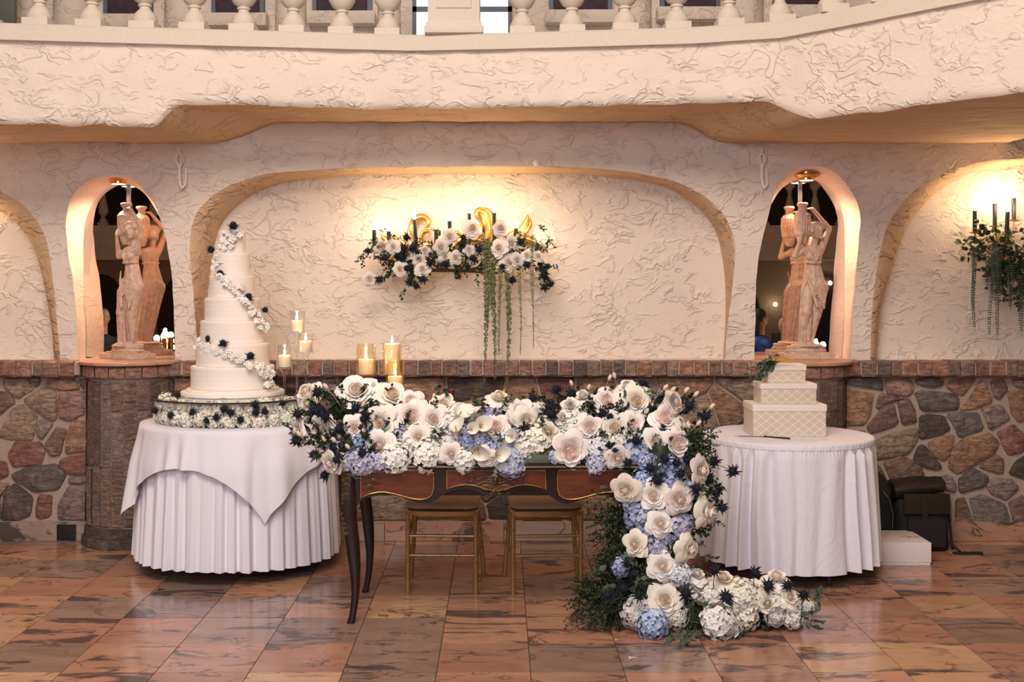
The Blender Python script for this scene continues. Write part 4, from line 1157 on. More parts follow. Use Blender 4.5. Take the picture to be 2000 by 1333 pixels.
for bx, by, ty in ((1904, 456, 412), (1943, 444, 398), (1966, 460, 414), (1980, 432, 387), (2012, 458, 412)):
    Yc = 7.16 if by > 450 else 7.26
    b = P(bx, by, Yc); tp = P(bx + (2 if bx == 1966 else 0), ty, Yc); hub = P(1961, 505, 7.30)
    part('arm', MB().tube([b, b + Vector((0, 0, -.02)), (b + hub) / 2 + Vector((0, 0, -.05)), hub], .0055, 6), M['gold'], s2)
    part('drip_cup', MB().lathe([(0, -.002), (.012, -.002), (.032, .004), (.034, .008), (.012, .004), (0, .004)], b[:], 16), M['gold'], s2)
    cd = part('candle_sleeve', MB().tube([b, tp], .013, 12), M['black'], s2)
    part('flame_bulb', MB().lathe([(0, 0), (.006, .004), (.0105, .016), (.009, .03), (.004, .046), (0, .056)], tp[:], 12), M['flame'], cd, world=False)
    point('sconce_glow', tp + Vector((0, -.01, .03)), 2.3, (1.0, 0.68, 0.38), .02)
s3 = copy_tree(s2); s3.location.x = P(-130, 0, 7.30).x; s3['label'] = 'slim gold sconce with black candles in the left-hand arch'
for dx_ in (-.15, -.02, .12): point('sconce_glow', (s3.location.x + dx_, 7.16, H + 135 / 314), 3.0, (1.0, 0.68, 0.38), .02)
s2['group'] = s3['group'] = 'slim gold sconces'
g2 = thing('sconce_greenery', 'leafy vines and trailing bead-like strands hung on the right-hand sconce', 'floral arrangement', tuple(P(1960, 520, 7.2)))
m = MB()
for k in range(120):
    x = min(2030, R.gauss(1972, 28)); y = R.gauss(510, 38)
    if (x < 1925 and y > 500) or y < 462: continue
    q = P(x, y, 7.18 + R.uniform(-.05, .05)); d = Vector((R.uniform(-1, 1), R.uniform(-.5, .3), R.uniform(-1.2, .3)))
    sprig(m, q, q + d.normalized() * R.uniform(.05, .14), 9, .04, .010)
part('dense_foliage', m, M['vine'], g2, smooth=False, kind='stuff')
m = MB()
for (a, b) in (((1940, 462), (1868, 462)), ((1930, 465), (1866, 478)), ((1930, 480), (1872, 490)), ((1920, 480), (1876, 512)), ((1915, 455), (1910, 430)), ((1950, 455), (1925, 448)), ((1980, 455), (2020, 448)), ((1960, 460), (1940, 452)), ((1990, 470), (2020, 460)), ((1960, 470), (1985, 452))):
    sprig(m, P(a[0], a[1], 7.15), P(b[0], b[1], 7.10), 9, .055, .015)
part('sage_leaves', m, M['leafmid'], g2, smooth=False, kind='stuff')
def beads(par, x, y0, y1, drift=0):
    m = MB(); y = y0; k = 0
    while y < y1:
        t = (y - y0) / (y1 - y0); xx = x + drift * t + 2 * sin(t * 6)
        wv = 5 * (1 - .5 * t)
        for s_ in (-1, 1):
            q = P(xx + s_ * wv, y + R.uniform(-1, 1), 7.1); leaf(m, P(xx, y - 1, 7.1), (q - P(xx, y - 1, 7.1)), .018 * (1 - .4 * t), .0045, n=(0, -1, 0))
        y += 4.6; k += 1
    m.tube([P(x, y0, 7.1), P(x + drift / 2, (y0 + y1) / 2, 7.1), P(x + drift, y1 + 8, 7.1)], .0011, 4)
    part('trailing_strand', m, M['euca'], par, smooth=False)
for x, y0, y1, dr in ((1899, 486, 640, 5), (1903, 484, 600, -2), (1926, 492, 560, 4), (1936, 480, 575, 3), (1941, 473, 655, -8), (1948, 500, 610, 2), (1951, 500, 655, -2), (1946, 480, 590, -3), (1968, 520, 600, 6), (1990, 540, 650, 6), (1996, 540, 640, 2), (1978, 520, 600, -4), (2008, 500, 640, 4)):
    beads(g2, x, y0, y1, dr)

# ------------------------------------------------------------------ CAKE TABLE
def skirt(cx, cy, r0, r1, z0, z1, n, amp, seed, ymax=7.13):
    rr = random.Random(seed); ph = [rr.uniform(0, 6.28) for _ in range(6)]
    rows = []
    seg = 900
    for i in range(19):
        t = i / 18; row = []
        for k in range(seg):
            a = 2 * pi * k / seg
            w_ = a * n + .9 * sin(a * 5 + ph[0]) + .7 * sin(a * 11 + ph[1]) + .15 * sin(t * 3 + a * 9)
            pl = sin(w_) + .35 * sin(2 * w_ + ph[2]) + .3 * sin(w_ * .5 + ph[3])
            A = amp * (.25 + .75 * t ** .7) * (.75 + .35 * sin(a * 7 + ph[4]))
            r = lerp(r0, r1, t ** .8) + A * pl
            y = cy + r * sin(a)
            zz = lerp(z1, z0, t) + (.006 * sin(a * 3 + ph[5]) * t)
            row.append((cx + r * cos(a), min(y, ymax + .01 * pl), zz))
        rows.append(row)
    return MB().grid(rows, closed_v=True)
CX, CY = P(467, 0, 6.62).x, 6.62; TZ = .815; TR = .530
tb = thing('round_table', 'round table under the wedding cake, hidden by two white cloths', 'table', (CX, CY, 0))
part('tabletop', MB().lathe([(0, TZ - .03), (TR - .01, TZ - .03), (TR - .005, TZ - .015), (TR - .01, TZ - .004), (0, TZ - .004)], (CX, CY, 0), 48), M['dark'], tb)
for k in range(4):
    a = pi / 4 + k * pi / 2
    part('leg', MB().tube([(CX + .28 * cos(a), CY + .28 * sin(a), 0), (CX + .28 * cos(a), CY + .28 * sin(a), TZ - .03)], .016, 8), M['dark'], tb)
sk = skirt(CX, CY, TR - .002, .566, .075, TZ, 44, .021, 3)
sk.lathe([(TR + .006, TZ - .001), (TR - .03, TZ + .001), (0, TZ + .001)], (CX, CY, 0), 64)
part_ = part('tablecloth', sk, M['linen'], smooth='all')
tag(part_, 'white pleated floor-length cloth on the wedding cake table', 'tablecloth')
# overlay: a square cloth, corners hanging
rows = []
aa = .73; ang0 = radians(-64)
seg = 360
def sqR(a):
    b = (a - ang0 + pi / 4) % (pi / 2) - pi / 4      # 0 at a corner
    # corner at b=0 : distance to the side
    return aa / max(.02, cos(pi / 4 - abs(b)))
for i in range(26):
    s_ = i / 25; row = []
    for k in range(seg):
        a = 2 * pi * k / seg
        Rr = sqR(a); drop = max(0, Rr - TR) * .97
        b = (a - ang0 + pi / 4) % (pi / 2) - pi / 4
        if s_ < .4:
            r = (TR + .008) * s_ / .4; z = TZ + .006
            if s_ > .36: z = TZ + .005
        else:
            t = (s_ - .4) / .6; dz = drop * t
            fold = (.5 + .5 * cos(b * 8)) * dz * .10 * sin(a * 24 + 3 * sin(a * 3)) * 1.2 + .006 * sin(a * 13 + 1) * min(1, t * 2)
            r = TR + .014 + .034 * (dz / .5) ** .75 + max(-.012, fold) + .020 * min(1, dz / .2)
            z = TZ - dz
        y = min(CY + r * sin(a), 7.14 - .02)
        # corner leans so that the point hangs straight
        row.append((CX + r * cos(a), y, z))
    rows.append(row)
ov = part('overlay_cloth', MB().grid(rows, closed_v=True), M['linen'], smooth='all')
tag(ov, 'square white cloth draped cornerwise over the cake table skirt', 'tablecloth')

# hydrangea bed carrying the glass disc
fb = thing('floral_riser', 'low round bed of cream hydrangeas and thistles under the glass disc on the cake table', 'floral arrangement', (CX, CY, TZ + .007))
part('foam_base', MB().lathe([(0, 0), (.42, 0), (.43, .02), (.41, .10), (0, .105)], (0, 0, .0), 40), M['leaf'], fb, world=False)
for k in range(34):
    a = 2 * pi * k / 34
    for zz, rr_ in ((.042, .425), (.098, .415)):
        if sin(a) > .3 and zz > .05: continue
        aa_ = a + (.09 if zz > .05 else 0)
        o = link('hydrangea', HYD[k % 3], fb, loc=(rr_ * cos(aa_), rr_ * sin(aa_), zz + R.uniform(-.006, .006)), rot=aim((cos(aa_), sin(aa_), R.uniform(-.1, .3)), R.uniform(0, 6)), scale=R.uniform(.044, .052), color=tuple(q * R.uniform(.96, 1.04) for q in HC))
for px, py in ((304, 803), (334, 812), (376, 806), (422, 816), (437, 800), (450, 806), (498, 790), (500, 806), (517, 804), (552, 788), (575, 812), (405, 822), (470, 820)):
    q = P(px, py, 6.2); dx = q.x - CX
    yy = CY - sqrt(max(.0, .47 ** 2 - dx * dx)); q = P(px, py, yy)
    link('thistle', R.choice(THI), fb, loc=q - fb.location, rot=aim((dx * 2, -1, .2), R.uniform(0, 6)), scale=.034)
DZ = .963
gd = tag(part('glass_disc', MB().lathe([(0, DZ - .010), (.482, DZ - .010), (.4845, DZ - .006), (.4845, DZ - .002), (.482, DZ), (0, DZ)], (CX, CY, 0), 96), M['discglass']), 'round glass disc with dark edge under the wedding cake', 'glass disc')
part('dark_rim', MB().lathe([(.484, DZ - .009), (.487, DZ - .008), (.487, DZ - .001), (.484, DZ)], (CX, CY, 0), 96), M['blackplastic'], gd)

# seven-tier wedding cake
KX = P(455, 0, CY).x
ck = thing('wedding_cake', 'seven-tier white wedding cake with white petals and navy thistles winding round it', 'cake', (KX, CY, DZ))
part('cake_board', MB().lathe([(0, 0), (.285, 0), (.290, .004), (.290, .020), (.285, .024), (.262, .024), (.262, .034), (.258, .038), (0, .038)], (0, 0, 0), 72), M['frost'], ck, world=False)
tiers = [(.235, 0), (.206, 0), (.180, -.002), (.155, -.003), (.1275, -.004), (.099, -.004), (.077, -.006)]
z = .038; TI = []
for r, dx in tiers:
    h = .1285
    pr = [(0, 0), (r - .004, 0), (r, .004)] + [(r + .0006 * sin(k * 2.1), .004 + (h - .010) * k / 14) for k in range(1, 14)] + [(r, h - .007), (r - .002, h - .002), (r - .007, h), (0, h)]
    part('cake_tier', MB().lathe(pr, (dx, 0, z), 72), M['frost'], ck, world=False)
    TI.append((r, dx, z)); z += h
def on_cake(px, py, off=.0):
    for it in range(1):
        q = P(px, py, CY); zz = q.z - DZ
        idx = max(0, min(6, int((zz - .038) / .1285)))
        r, dx, _ = TI[idx]
        ddx = q.x - KX - dx
        dd = max(-r * .98, min(r * .98, ddx))
        yy = -sqrt(max(0, r * r - dd * dd)) - off
    q = P(px, py, CY + yy)
    n = Vector((ddx, yy, .2)).normalized()
    return Vector((q.x, q.y, q.z)) - ck.location, n
pm = []
path1 = [(452, 448), (462, 452), (440, 456), (468, 460), (447, 462), (455, 468), (435, 470), (445, 476), (432, 482), (440, 486), (428, 492), (452, 482), (424, 500), (420, 510), (426, 518), (418, 524), (432, 512)]
path2 = [(428, 540), (436, 545), (445, 550), (442, 556), (452, 560), (458, 568), (464, 574), (470, 562), (470, 582), (478, 588), (484, 594), (490, 600), (496, 606), (492, 612), (504, 614), (508, 622), (502, 628), (512, 630), (508, 640), (520, 638), (516, 646)]
path3 = [(384, 680), (392, 676), (390, 666), (400, 680), (398, 688), (408, 684), (404, 676), (418, 682), (424, 690), (432, 686), (440, 694), (446, 688), (454, 698), (462, 694), (466, 704), (474, 700), (482, 710), (490, 706), (488, 716), (498, 712), (504, 720), (512, 716), (510, 728), (520, 722), (518, 732), (526, 738), (528, 748), (532, 756), (522, 752), (530, 730)]
rp = random.Random(4)
def blossom_mesh(seed):
    rr_ = random.Random(seed); m = MB(); m.c = []
    for k in range(9):
        a = k * 2.39996; zz = 1 - .95 * (k + .5) / 9; sx = sqrt(1 - zz * zz)
        d = Vector((sx * cos(a), sx * sin(a), zz)); dn = (d + Vector((rr_.uniform(-.3, .3), rr_.uniform(-.3, .3), .2))).normalized()
        t1 = dn.orthogonal().normalized(); t2 = dn.cross(t1); c = d * .55; rot = rr_.uniform(0, 6)
        for q in range(4):
            b = rot + q * pi / 2; e1 = t1 * cos(b) + t2 * sin(b); e2 = -t1 * sin(b) + t2 * cos(b); z_ = .62
            m.add([c, c + e1 * z_ * .48 + e2 * z_ * .5 + dn * .16, c + e1 * z_ * .95 + e2 * z_ * .28 + dn * .12, c + e1 * z_ * .95 - e2 * z_ * .28 + dn * .12, c + e1 * z_ * .48 - e2 * z_ * .5 + dn * .16, c + e1 * z_ * .55], [(0, 1, 5), (1, 2, 5), (2, 3, 5), (3, 4, 5), (4, 0, 5)])
            m.c += [.0] * 6
    return m
BLO = [blossom_mesh(i).mesh('white_blossom', 'all', [M['hyd']]) for i in range(3)]
for pth in (path1, path2, path3):
    for x, y in pth:
        q, n = on_cake(x, y, .012)
        link('white_blossom', rp.choice(BLO), ck, loc=q, rot=aim(n + Vector((rp.uniform(-.4, .4), rp.uniform(-.2, .2), rp.uniform(-.4, .4))), rp.uniform(0, 6)), scale=rp.uniform(.019, .027), color=(0.93, 0.89, 0.84))
for x, y, d in ((456, 443, 24), (413, 490, 21), (431, 538, 24), (485, 582, 22), (517, 607, 18), (409, 664, 22), (436, 672, 20), (489, 697, 22), (534, 740, 22)):
    q, n = on_cake(x, y, .02)
    link('thistle', R.choice(THI), ck, loc=q, rot=aim(n + Vector((0, 0, .4)), R.uniform(0, 6)), scale=d / 2 * CY / F * 1.35)

# ------------------------------------------------------------------ candle holders
def pillar_candle(mbname, r, h, par=None):
    pass
def glass_holder(px, ytop, ybot, wpx, Y, zbase, cand_top, label, gold=False, group='candle holders', mesh_stem=True):
    zb = P(px, ybot, Y).z; zt = P(px, ytop, Y).z; X = P(px, 0, Y).x; r = wpx / 2 * Y / F
    gm = M['goldglass'] if gold else M['glass']
    t = thing('candle_holder', label, 'candle holder', (X, Y, zbase), 0, group)
    zb -= zbase; zt -= zbase
    prof_ = [(0, zb), (r * .96, zb), (r, zb + .004), (r, zt - .002), (r - .0015, zt)]
    part('glass_cup', MB().lathe(prof_, (0, 0, 0), 32), gm, t, world=False)
    part('glass_stem', MB().lathe([(0, 0), (.038, 0), (.040, .003), (.016, .010), (.006, .03), (.0052, zb * .5), (.008, zb - .035), (.020, zb - .012), (r * .55, zb), (0, zb)], (0, 0, 0), 20), gm if gold else M['glass'], t, world=False)
    if gold: part('gold_foot_cup', MB().lathe([(0, zb - .008), (r * 1.0, zb - .001), (r * 1.02, zb + .006), (r * .97, zb + .003), (0, zb - .003)], (0, 0, 0), 32), M['brass'], t, world=False)
    ct = P(px, cand_top, Y).z
    cr = r * .80
    cd = part('candle', MB().lathe([(0, zb + .008), (cr, zb + .008), (cr, ct - zbase - .003), (cr * .95, ct - zbase), (cr * .55, ct - zbase - .004), (0, ct - zbase - .005)], (0, 0, 0), 28), M['wax'], world=False)
    cd.location = (X, Y, zbase)
    cd.name = 'pillar_candle'
    tag(cd, 'ivory pillar candle burning in the ' + label.split(' on the desk')[0].split(' at the back')[0].split(' beside')[0].split(' nearest')[0].replace('lower amber glass holder in front of the taller one', 'lower front amber glass holder'), 'candle', 'burning pillar candles')
    part('wick', MB().tube([(0, 0, ct - zbase - .005), (0, 0, ct - zbase + .006)], .0012, 5), M['black'], cd, world=False)
    part('flame', MB().lathe([(0, ct - zbase), (.0045, ct - zbase + .006), (.0062, ct - zbase + .014), (.004, ct - zbase + .028), (0, ct - zbase + .042)], (0, 0, 0), 12), M['cflame'], cd, world=False)
    point('candle_light', (X, Y, ct + .022), .55, (1.0, .58, .26), .008)
glass_holder(556, 674, 720, 31, 6.30, DZ, 694, 'clear stemmed glass holder nearest the cake, lowest of the three', group='clear glass candle holders')
glass_holder(580, 607, 650, 31, 6.42, DZ, 626, 'tallest clear stemmed glass holder beside the cake', group='clear glass candle holders')
glass_holder(597, 652, 690, 30, 6.36, DZ, 666, 'middle-height clear stemmed glass holder, rightmost beside the cake', group='clear glass candle holders')
DT = .757
glass_holder(715, 672, 734, 38, 5.86, DT, 702, 'amber glass holder on the desk, leftmost of three', True, 'amber candle holders')
glass_holder(766, 672, 734, 37, 5.92, DT, 671, 'taller amber glass holder at the back of the desk', True, 'amber candle holders')
glass_holder(772, 705, 768, 36, 5.74, DT, 735, 'lower amber glass holder in front of the taller one on the desk', True, 'amber candle holders')

# bottles on the desk
for px, py, foil, nm in ((882, 761, 'redfoil', 'dark wine bottle with burgundy foil neck standing on the desk'), (985, 762, 'goldfoil', 'dark bottle with gold foil neck standing on the desk')):
    Y = 5.88; q = P(px, py, Y); hgt = q.z - DT
    t = thing('bottle', nm, 'bottle', (q.x, Y, DT))
    part('glass_body', MB().lathe([(0, 0), (.034, 0), (.037, .006), (.037, hgt * .60), (.030, hgt * .68), (.014, hgt * .78), (.0135, hgt - .01), (0, hgt - .01)], (0, 0, 0), 24), M['bottle'], t, world=False)
    part('foil_cap', MB().lathe([(.0142, hgt * .78), (.0142, hgt - .022), (.0162, hgt - .02), (.0162, hgt - .008), (.0148, hgt), (0, hgt)], (0, 0, 0), 24), M[foil], t, world=False)
    part('label', MB().lathe([(.0374, hgt * .2), (.0374, hgt * .5)], (0, 0, 0), 24), M['whitecard'], t, world=False)

# ------------------------------------------------------------------ ANTIQUE DESK
DY0, DY1 = 5.40, 6.02
DCX = P(968, 0, DY0).x
dk = thing('writing_desk', 'antique dark mahogany desk with curved apron, bronze mounts and bowed legs', 'desk', (DCX, (DY0 + DY1) / 2, 0))
XL = P(671, 0, DY0).x; XR = 2 * DCX - XL
tpm = MB(); out = []
for i in range(61):
    t = i / 60; x = lerp(XL - .02, XR + .02, t); bow = .018 * (abs(cos(t * 2 * pi))) ** 1.5
    out.append((x, DY0 - .018 - bow * .8))
prof_t = [(-.0, .732), (.010, .736), (.014, .744), (.010, .752), (.0, .757)]
rows = [[(x, y - d, z) for x, y in out] for d, z in prof_t] + [[(x, DY1 + .02, .757) for x, y in out], [(x, DY1 + .02, .732) for x, y in out]]
tpm.grid(rows, closed_u=True); tpm.add([r[0] for r in rows], [tuple(range(len(rows)))]); tpm.add([r[-1] for r in rows], [tuple(range(len(rows)))])
part('desk_top', tpm, M['wood'], dk)
def dpx(cx, cy): return (640 + cx / 3.702, 880 + cy / 3.702)
half = [(200, 395), (230, 378), (265, 352), (330, 336), (420, 325), (500, 335), (560, 352), (620, 374), (680, 390), (730, 388), (775, 368), (820, 335), (860, 312), (930, 291), (1000, 285), (1060, 295), (1120, 313), (1170, 325), (1214, 330)]
hp = [P(*dpx(*p), DY0)[:] for p in half]; hp = [(p[0], p[2]) for p in hp]
lowc = resample(hp, 46); lowc = lowc + [(2 * DCX - x, z) for x, z in lowc[::-1][1:]]
def bowY(x): 
    u = (x - XL) / (XR - XL)
    return DY0 - .016 * abs(cos(u * 2 * pi)) ** 1.5
rows = []
for k in range(8):
    t = k / 7
    rows.append([(x, bowY(x) + .006 + (.012 * t if k < 7 else .012), lerp(.735, z, t)) for x, z in lowc])
rows.append([(x, bowY(x) + .040, z) for x, z in lowc]); rows.append([(x, bowY(x) + .040, .735) for x, z in lowc])
part('apron', MB().grid(rows), M['wood'], dk)
part('case', MB().box((XL + .03, DY0 + .04, .60), (XR - .03, DY1 - .01, .733)), M['wood'], dk, smooth=False)
for xa, xb in ((XL - .0, XL + .025), (XR - .025, XR + .0)):
    part('side_panel', MB().box((xa, DY0 + .03, .61), (xb, DY1 - .0, .734)), M['wood'], dk, smooth=False)
pan_l = [(243, 143), (763, 143), (768, 200), (765, 280), (752, 325), (720, 350), (680, 358), (640, 357), (590, 347), (540, 332), (480, 315), (420, 303), (370, 301), (310, 312), (270, 328), (240, 348)]
pan_c = [(862, 143), (1575, 143), (1577, 282), (1535, 266), (1480, 251), (1430, 246), (1380, 250), (1330, 262), (1290, 278), (1214, 290), (1140, 278), (1100, 262), (1050, 250), (1000, 246), (950, 251), (900, 264), (862, 280)]
pan_r = [(2428 - x, y) for x, y in pan_l]
for pn in (pan_l, pan_c, pan_r):
    pts = [(P(*dpx(*p), DY0)[0], P(*dpx(*p), DY0)[2]) for p in pn]
    n = len(pts); yy = [bowY(p[0]) + .002 + .012 * (0.735 - p[1]) / .15 for p in pts]
    m = MB(); cxp = sum(p[0] for p in pts) / n
    # subdivide horizontally through a grid clipped to the outline: fan strips
    tri = tessellate_polygon([[Vector((x, 0, z)) for x, z in pts]])
    m.add([(p[0], y - .004, p[1]) for p, y in zip(pts, yy)] , [tuple(t) for t in tri])
    dr = part('drawer_front', m, M['inlay'], dk, smooth=False)
    loop = [(p[0], y - .006, p[1]) for p, y in zip(pts, yy)]
    part('brass_stringing', MB().tube(loop + [loop[0]], .0022, 6), M['gold'], dr, world=False)
# bronze centre mount and scrolls
def simple_orn(cx, cy, s, seed, wide=1.0):
    m = MB(); rr = random.Random(seed); q = P(*dpx(cx, cy), DY0 - .012)
    m.ell(q, (.012 * s, .006, .016 * s), 12, 8)
    for k in range(16):
        a = 2 * pi * k / 16; leaf(m, q, (cos(a) * wide, 0, sin(a)), (.036 + rr.uniform(-.008, .012)) * s, .006 * s, n=(0, -1, 0), curl=.2)
    for s_ in (-1, 1):
        for dz in (.012, -.012):
            pth = resample([(q + Vector(v_))[:] for v_ in ((s_ * .01, 0, dz), (s_ * .035 * s * wide, -.002, dz + .006 * s), (s_ * .06 * s * wide, 0, dz - .004), (s_ * .080 * s * wide, 0, dz + .008 * s), (s_ * .095 * s * wide, 0, dz + .002), (s_ * .088 * s * wide, 0, dz - .004))], 22); m.tube(pth, [.0035 * s * (1 - .6 * i_ / 21) for i_ in range(22)], 6)
    return m
part('bronze_mount', simple_orn(1214, 222, 1.25, 1, 1.1), M['bronze'], dk)
part('bronze_mount', simple_orn(1214, 300, .55, 2, 1.3), M['bronze'], dk)
for cx, cy in ((300, 265), (330, 220), (2128, 265), (2098, 220)):
    part('bronze_mount', simple_orn(cx, cy, .42, cx, 1.0), M['bronze'], dk)
# cabriole legs
legp = [(150, 130, 62), (158, 230, 62), (160, 330, 62), (160, 420, 54), (170, 520, 48), (187, 640, 46), (200, 760, 42), (208, 860, 36), (212, 960, 30), (210, 1060, 25), (200, 1150, 23), (188, 1220, 22), (178, 1262, 26), (172, 1275, 24)]
def cabriole(mir, back):
    m = MB(); rows = []
    for cx, cy, hw in legp:
        cx -= 16; hw *= 1.15
        q = P(*dpx(cx, cy), DY0)
        x = q.x; z = q.z; h_ = hw / 3.702 / (F / DY0)
        dxo = x - P(*dpx(205, 0), DY0).x
        yb = 0.0 if z > .45 else 0
        ybow = -.010 * sin(min(1, max(0, (.735 - z) / .735)) * pi) 
        if back: y = DY1 - .045 - ybow * 2 - dxo * .25
        else: y = DY0 + .045 + ybow * 2 + dxo * .25 * (1 if z < .55 else .6)
        if back: h_ *= .92
        xx = 2 * DCX - x if mir else x
        if back: xx = xx + (.004 if not mir else -.004)
        row = []
        for k in range(12):
            a = 2 * pi * k / 12 + pi / 12
            c_, s_ = cos(a), sin(a); sq = 1 / max(abs(c_), abs(s_)) ** .55
            row.append((xx + h_ * c_ * sq, y + h_ * .82 * s_ * sq, max(0.0, z)))
        rows.append(row)
    m.grid(rows, closed_v=True); n = len(rows) * 12
    m.f.append(tuple(range(12))); m.f.append(tuple(range(n - 12, n)))
    return m
for mir in (False, True):
    for back in (False, True):
        lg = part('leg', cabriole(mir, back), M['wood'], dk, smooth='all')
        if not back:
            mm = MB(); sg = -1 if not mir else 1
            for k in range(13):
                cyk = 150 + k * 36; cxk = (136, 136, 135, 134, 132, 130, 128, 127, 127, 128, 130, 132, 134)[k]
                q = P(*dpx(cxk, cyk), DY0 + .01); xx = 2 * DCX - q.x if mir else q.x
                mm.ell((xx, DY0 + .012, q.z), ((.021 - .0010 * k), .022 - .0009 * k, .015), 8, 6)
                for s_ in (-1, 1): leaf(mm, (xx, DY0 - .008, q.z), (s_ * .8, -.1, -1), .036 - .001 * k, .009, n=(0, -1, 0))
            part('bronze_corner_mount', mm, M['bronze'], lg, world=False)
            mm = MB(); q = P(*dpx(176, 1240), DY0); xx = 2 * DCX - q.x if mir else q.x

# ------------------------------------------------------------------ GOLD BAMBOO-STYLE CHAIRS
def chair(name, cx, cy, rz, label):
    t = thing('banquet_chair', label, 'chair', (cx, cy, 0), rz, 'gold bamboo-style chairs behind the desk')
    def ringed(a, b, r, n=4):
        a = Vector(a); b = Vector(b); path = []; rad = []
        for k in range(n + 1):
            u = k / n
            for du, rr_ in ((-.012, r), (-.006, r * 1.25), (.006, r * 1.25), (.012, r)):
                uu = u + du
                if 0 <= uu <= 1 and 0 < k < n: path.append(a.lerp(b, uu)); rad.append(rr_)
            if k in (0, n): path.append(a.lerp(b, u)); rad.append(r)
        order = sorted(range(len(path)), key=lambda i: (path[i] - a).length)
        return MB().tube([path[i] for i in order], [rad[i] for i in order], 10)
    w2_, d2 = .175, .165
    G = M['goldpaint']
    for s_ in (-1, 1):
        part('leg', ringed((s_ * w2_, -d2, 0), (s_ * w2_, -d2, .415), .0125, 5), G, t, world=False)
        part('leg', ringed((s_ * (w2_ + .025), d2 + .045, 0), (s_ * (w2_ - .012), d2 - .01, .43), .0125, 5), G, t, world=False)
        part('back_post', ringed((s_ * (w2_ - .012), d2 - .01, .43), (s_ * (w2_ - .02), d2 + .06, .90), .012, 5), G, t, world=False)
        for z in (.18, .29):
            part('side_stretcher', ringed((s_ * w2_, -d2, z), (s_ * (w2_ + .008), d2 + .02, z + .01), .0085, 4), G, t, world=False)
        part('side_brace', ringed((s_ * (w2_ - .002), d2 + .0, .40), (s_ * w2_, -d2 + .02, .30), .007, 3), G, t, world=False)
    for z in (.20, .30): part('front_stretcher', ringed((-w2_, -d2, z), (w2_, -d2, z), .0085, 4), G, t, world=False)
    part('rear_stretcher', ringed((-w2_ - .005, d2 + .01, .32), (w2_ + .005, d2 + .01, .32), .0085, 4), G, t, world=False)
    rows = []
    for z, e in ((.405, 0), (.408, .006), (.430, .006), (.434, 0)):
        rows.append([((w2_ + .012 + e) * c * (1.0 if s < 0 else .93), (d2 + .012 + e) * s - (.012 if s < 0 else 0) * (1 - abs(c) ** 3), z) for c, s in [(cos(q), sin(q)) if False else (max(-1, min(1, 1.35 * cos(q))), max(-1, min(1, 1.35 * sin(q)))) for q in [2 * pi * k / 40 for k in range(40)]]])
    m = MB(); m.grid(rows, closed_v=True); m.f.append(tuple(range(40))); m.f.append(tuple(range(120, 160)))
    part('seat_frame', m, G, t, world=False)
    rows = []
    for z, e in ((.436, -.006), (.440, .004), (.455, .010), (.470, .004), (.480, -.02), (.484, -.08), (.485, -.15)):
        rows.append([((w2_ + .006 + e) * c, (d2 + .006 + e) * s, z) for c, s in [(max(-1, min(1, 1.28 * cos(q))), max(-1, min(1, 1.28 * sin(q)))) for q in [2 * pi * k / 40 for k in range(40)]]])
    m = MB(); m.grid(rows, closed_v=True); m.f.append(tuple(range(40))); m.f.append(tuple(range(240, 280)))
    part('seat_cushion', m, M['cushion'], t, world=False)
    for z in (.62, .90): part('back_rail', ringed((-w2_ + .0, d2 + .02 + (z - .43) * .12, z), (w2_ - .0, d2 + .02 + (z - .43) * .12, z), .010, 4), G, t, world=False)
    for k in range(5):
        x = (k - 2) * .055; part('back_spindle', ringed((x, d2 + .043, .62), (x, d2 + .076, .90), .007, 3), G, t, world=False)
    return t
chair('a', P(868, 0, 6.1).x, 6.105, radians(-2), 'gold chair with tan cushion, behind the left half of the desk')
chair('b', P(1063, 0, 6.1).x, 6.105, radians(3), 'gold chair with tan cushion, behind the right half of the desk')

# ------------------------------------------------------------------ GIFT TABLE
GX, GY, GZ, GR = P(1537, 0, 6.49).x, 6.49, .750, .462
tb = thing('round_table', 'round table under the stacked card boxes, hidden by a gathered cloth', 'table', (GX, GY, 0))
part('tabletop', MB().lathe([(0, GZ - .03), (GR - .01, GZ - .03), (GR - .006, GZ - .015), (GR - .01, GZ - .004), (0, GZ - .004)], (GX, GY, 0), 48), M['dark'], tb)
for a in (-pi / 2 + .33, pi * .75, pi * .25, -pi / 2 - 1.1):
    part('leg', MB().tube([(GX + .40 * cos(a), GY + .40 * sin(a), 0), (GX + .34 * cos(a), GY + .34 * sin(a), GZ - .03)], .014, 8), M['blackplastic'], tb)
rr = random.Random(9); ph = [rr.uniform(0, 6.28) for _ in range(9)]
rows = []; seg = 900
for i in range(26):
    t = i / 25; row = []
    for k in range(seg):
        a = 2 * pi * k / seg
        w_ = a * 27 + 1.6 * sin(a * 4 + ph[0]) + 1.1 * sin(a * 9 + ph[1]) + .5 * sin(t * 4 + a * 6)
        pl = sin(w_) + .35 * sin(w_ * 1.9 + ph[2] + t) 
        sh = sin(a * 150 + 2 * sin(a * 13)) * max(0, 1 - t * 9)         # gathers under the band
        A = (.011 + .017 * t ** .6) * (.65 + .5 * sin(a * 5 + ph[4]))
        if t < .045: r = GR + .006 + .0025 * sh; 
        else: r = lerp(GR + .010, .505, t) + A * pl + .003 * sh
        row.append((GX + r * cos(a), min(GY + r * sin(a), 6.885 + .004 * pl), lerp(GZ - .004, .085, t) + .006 * sin(a * 3 + ph[5]) * t))
    rows.append(row)
m = MB().grid(rows, closed_v=True)
gt = part('tablecloth', m, M['linen2'], smooth='all'); tag(gt, 'white gathered cloth to the floor round the table of card boxes', 'tablecloth')
rows = []
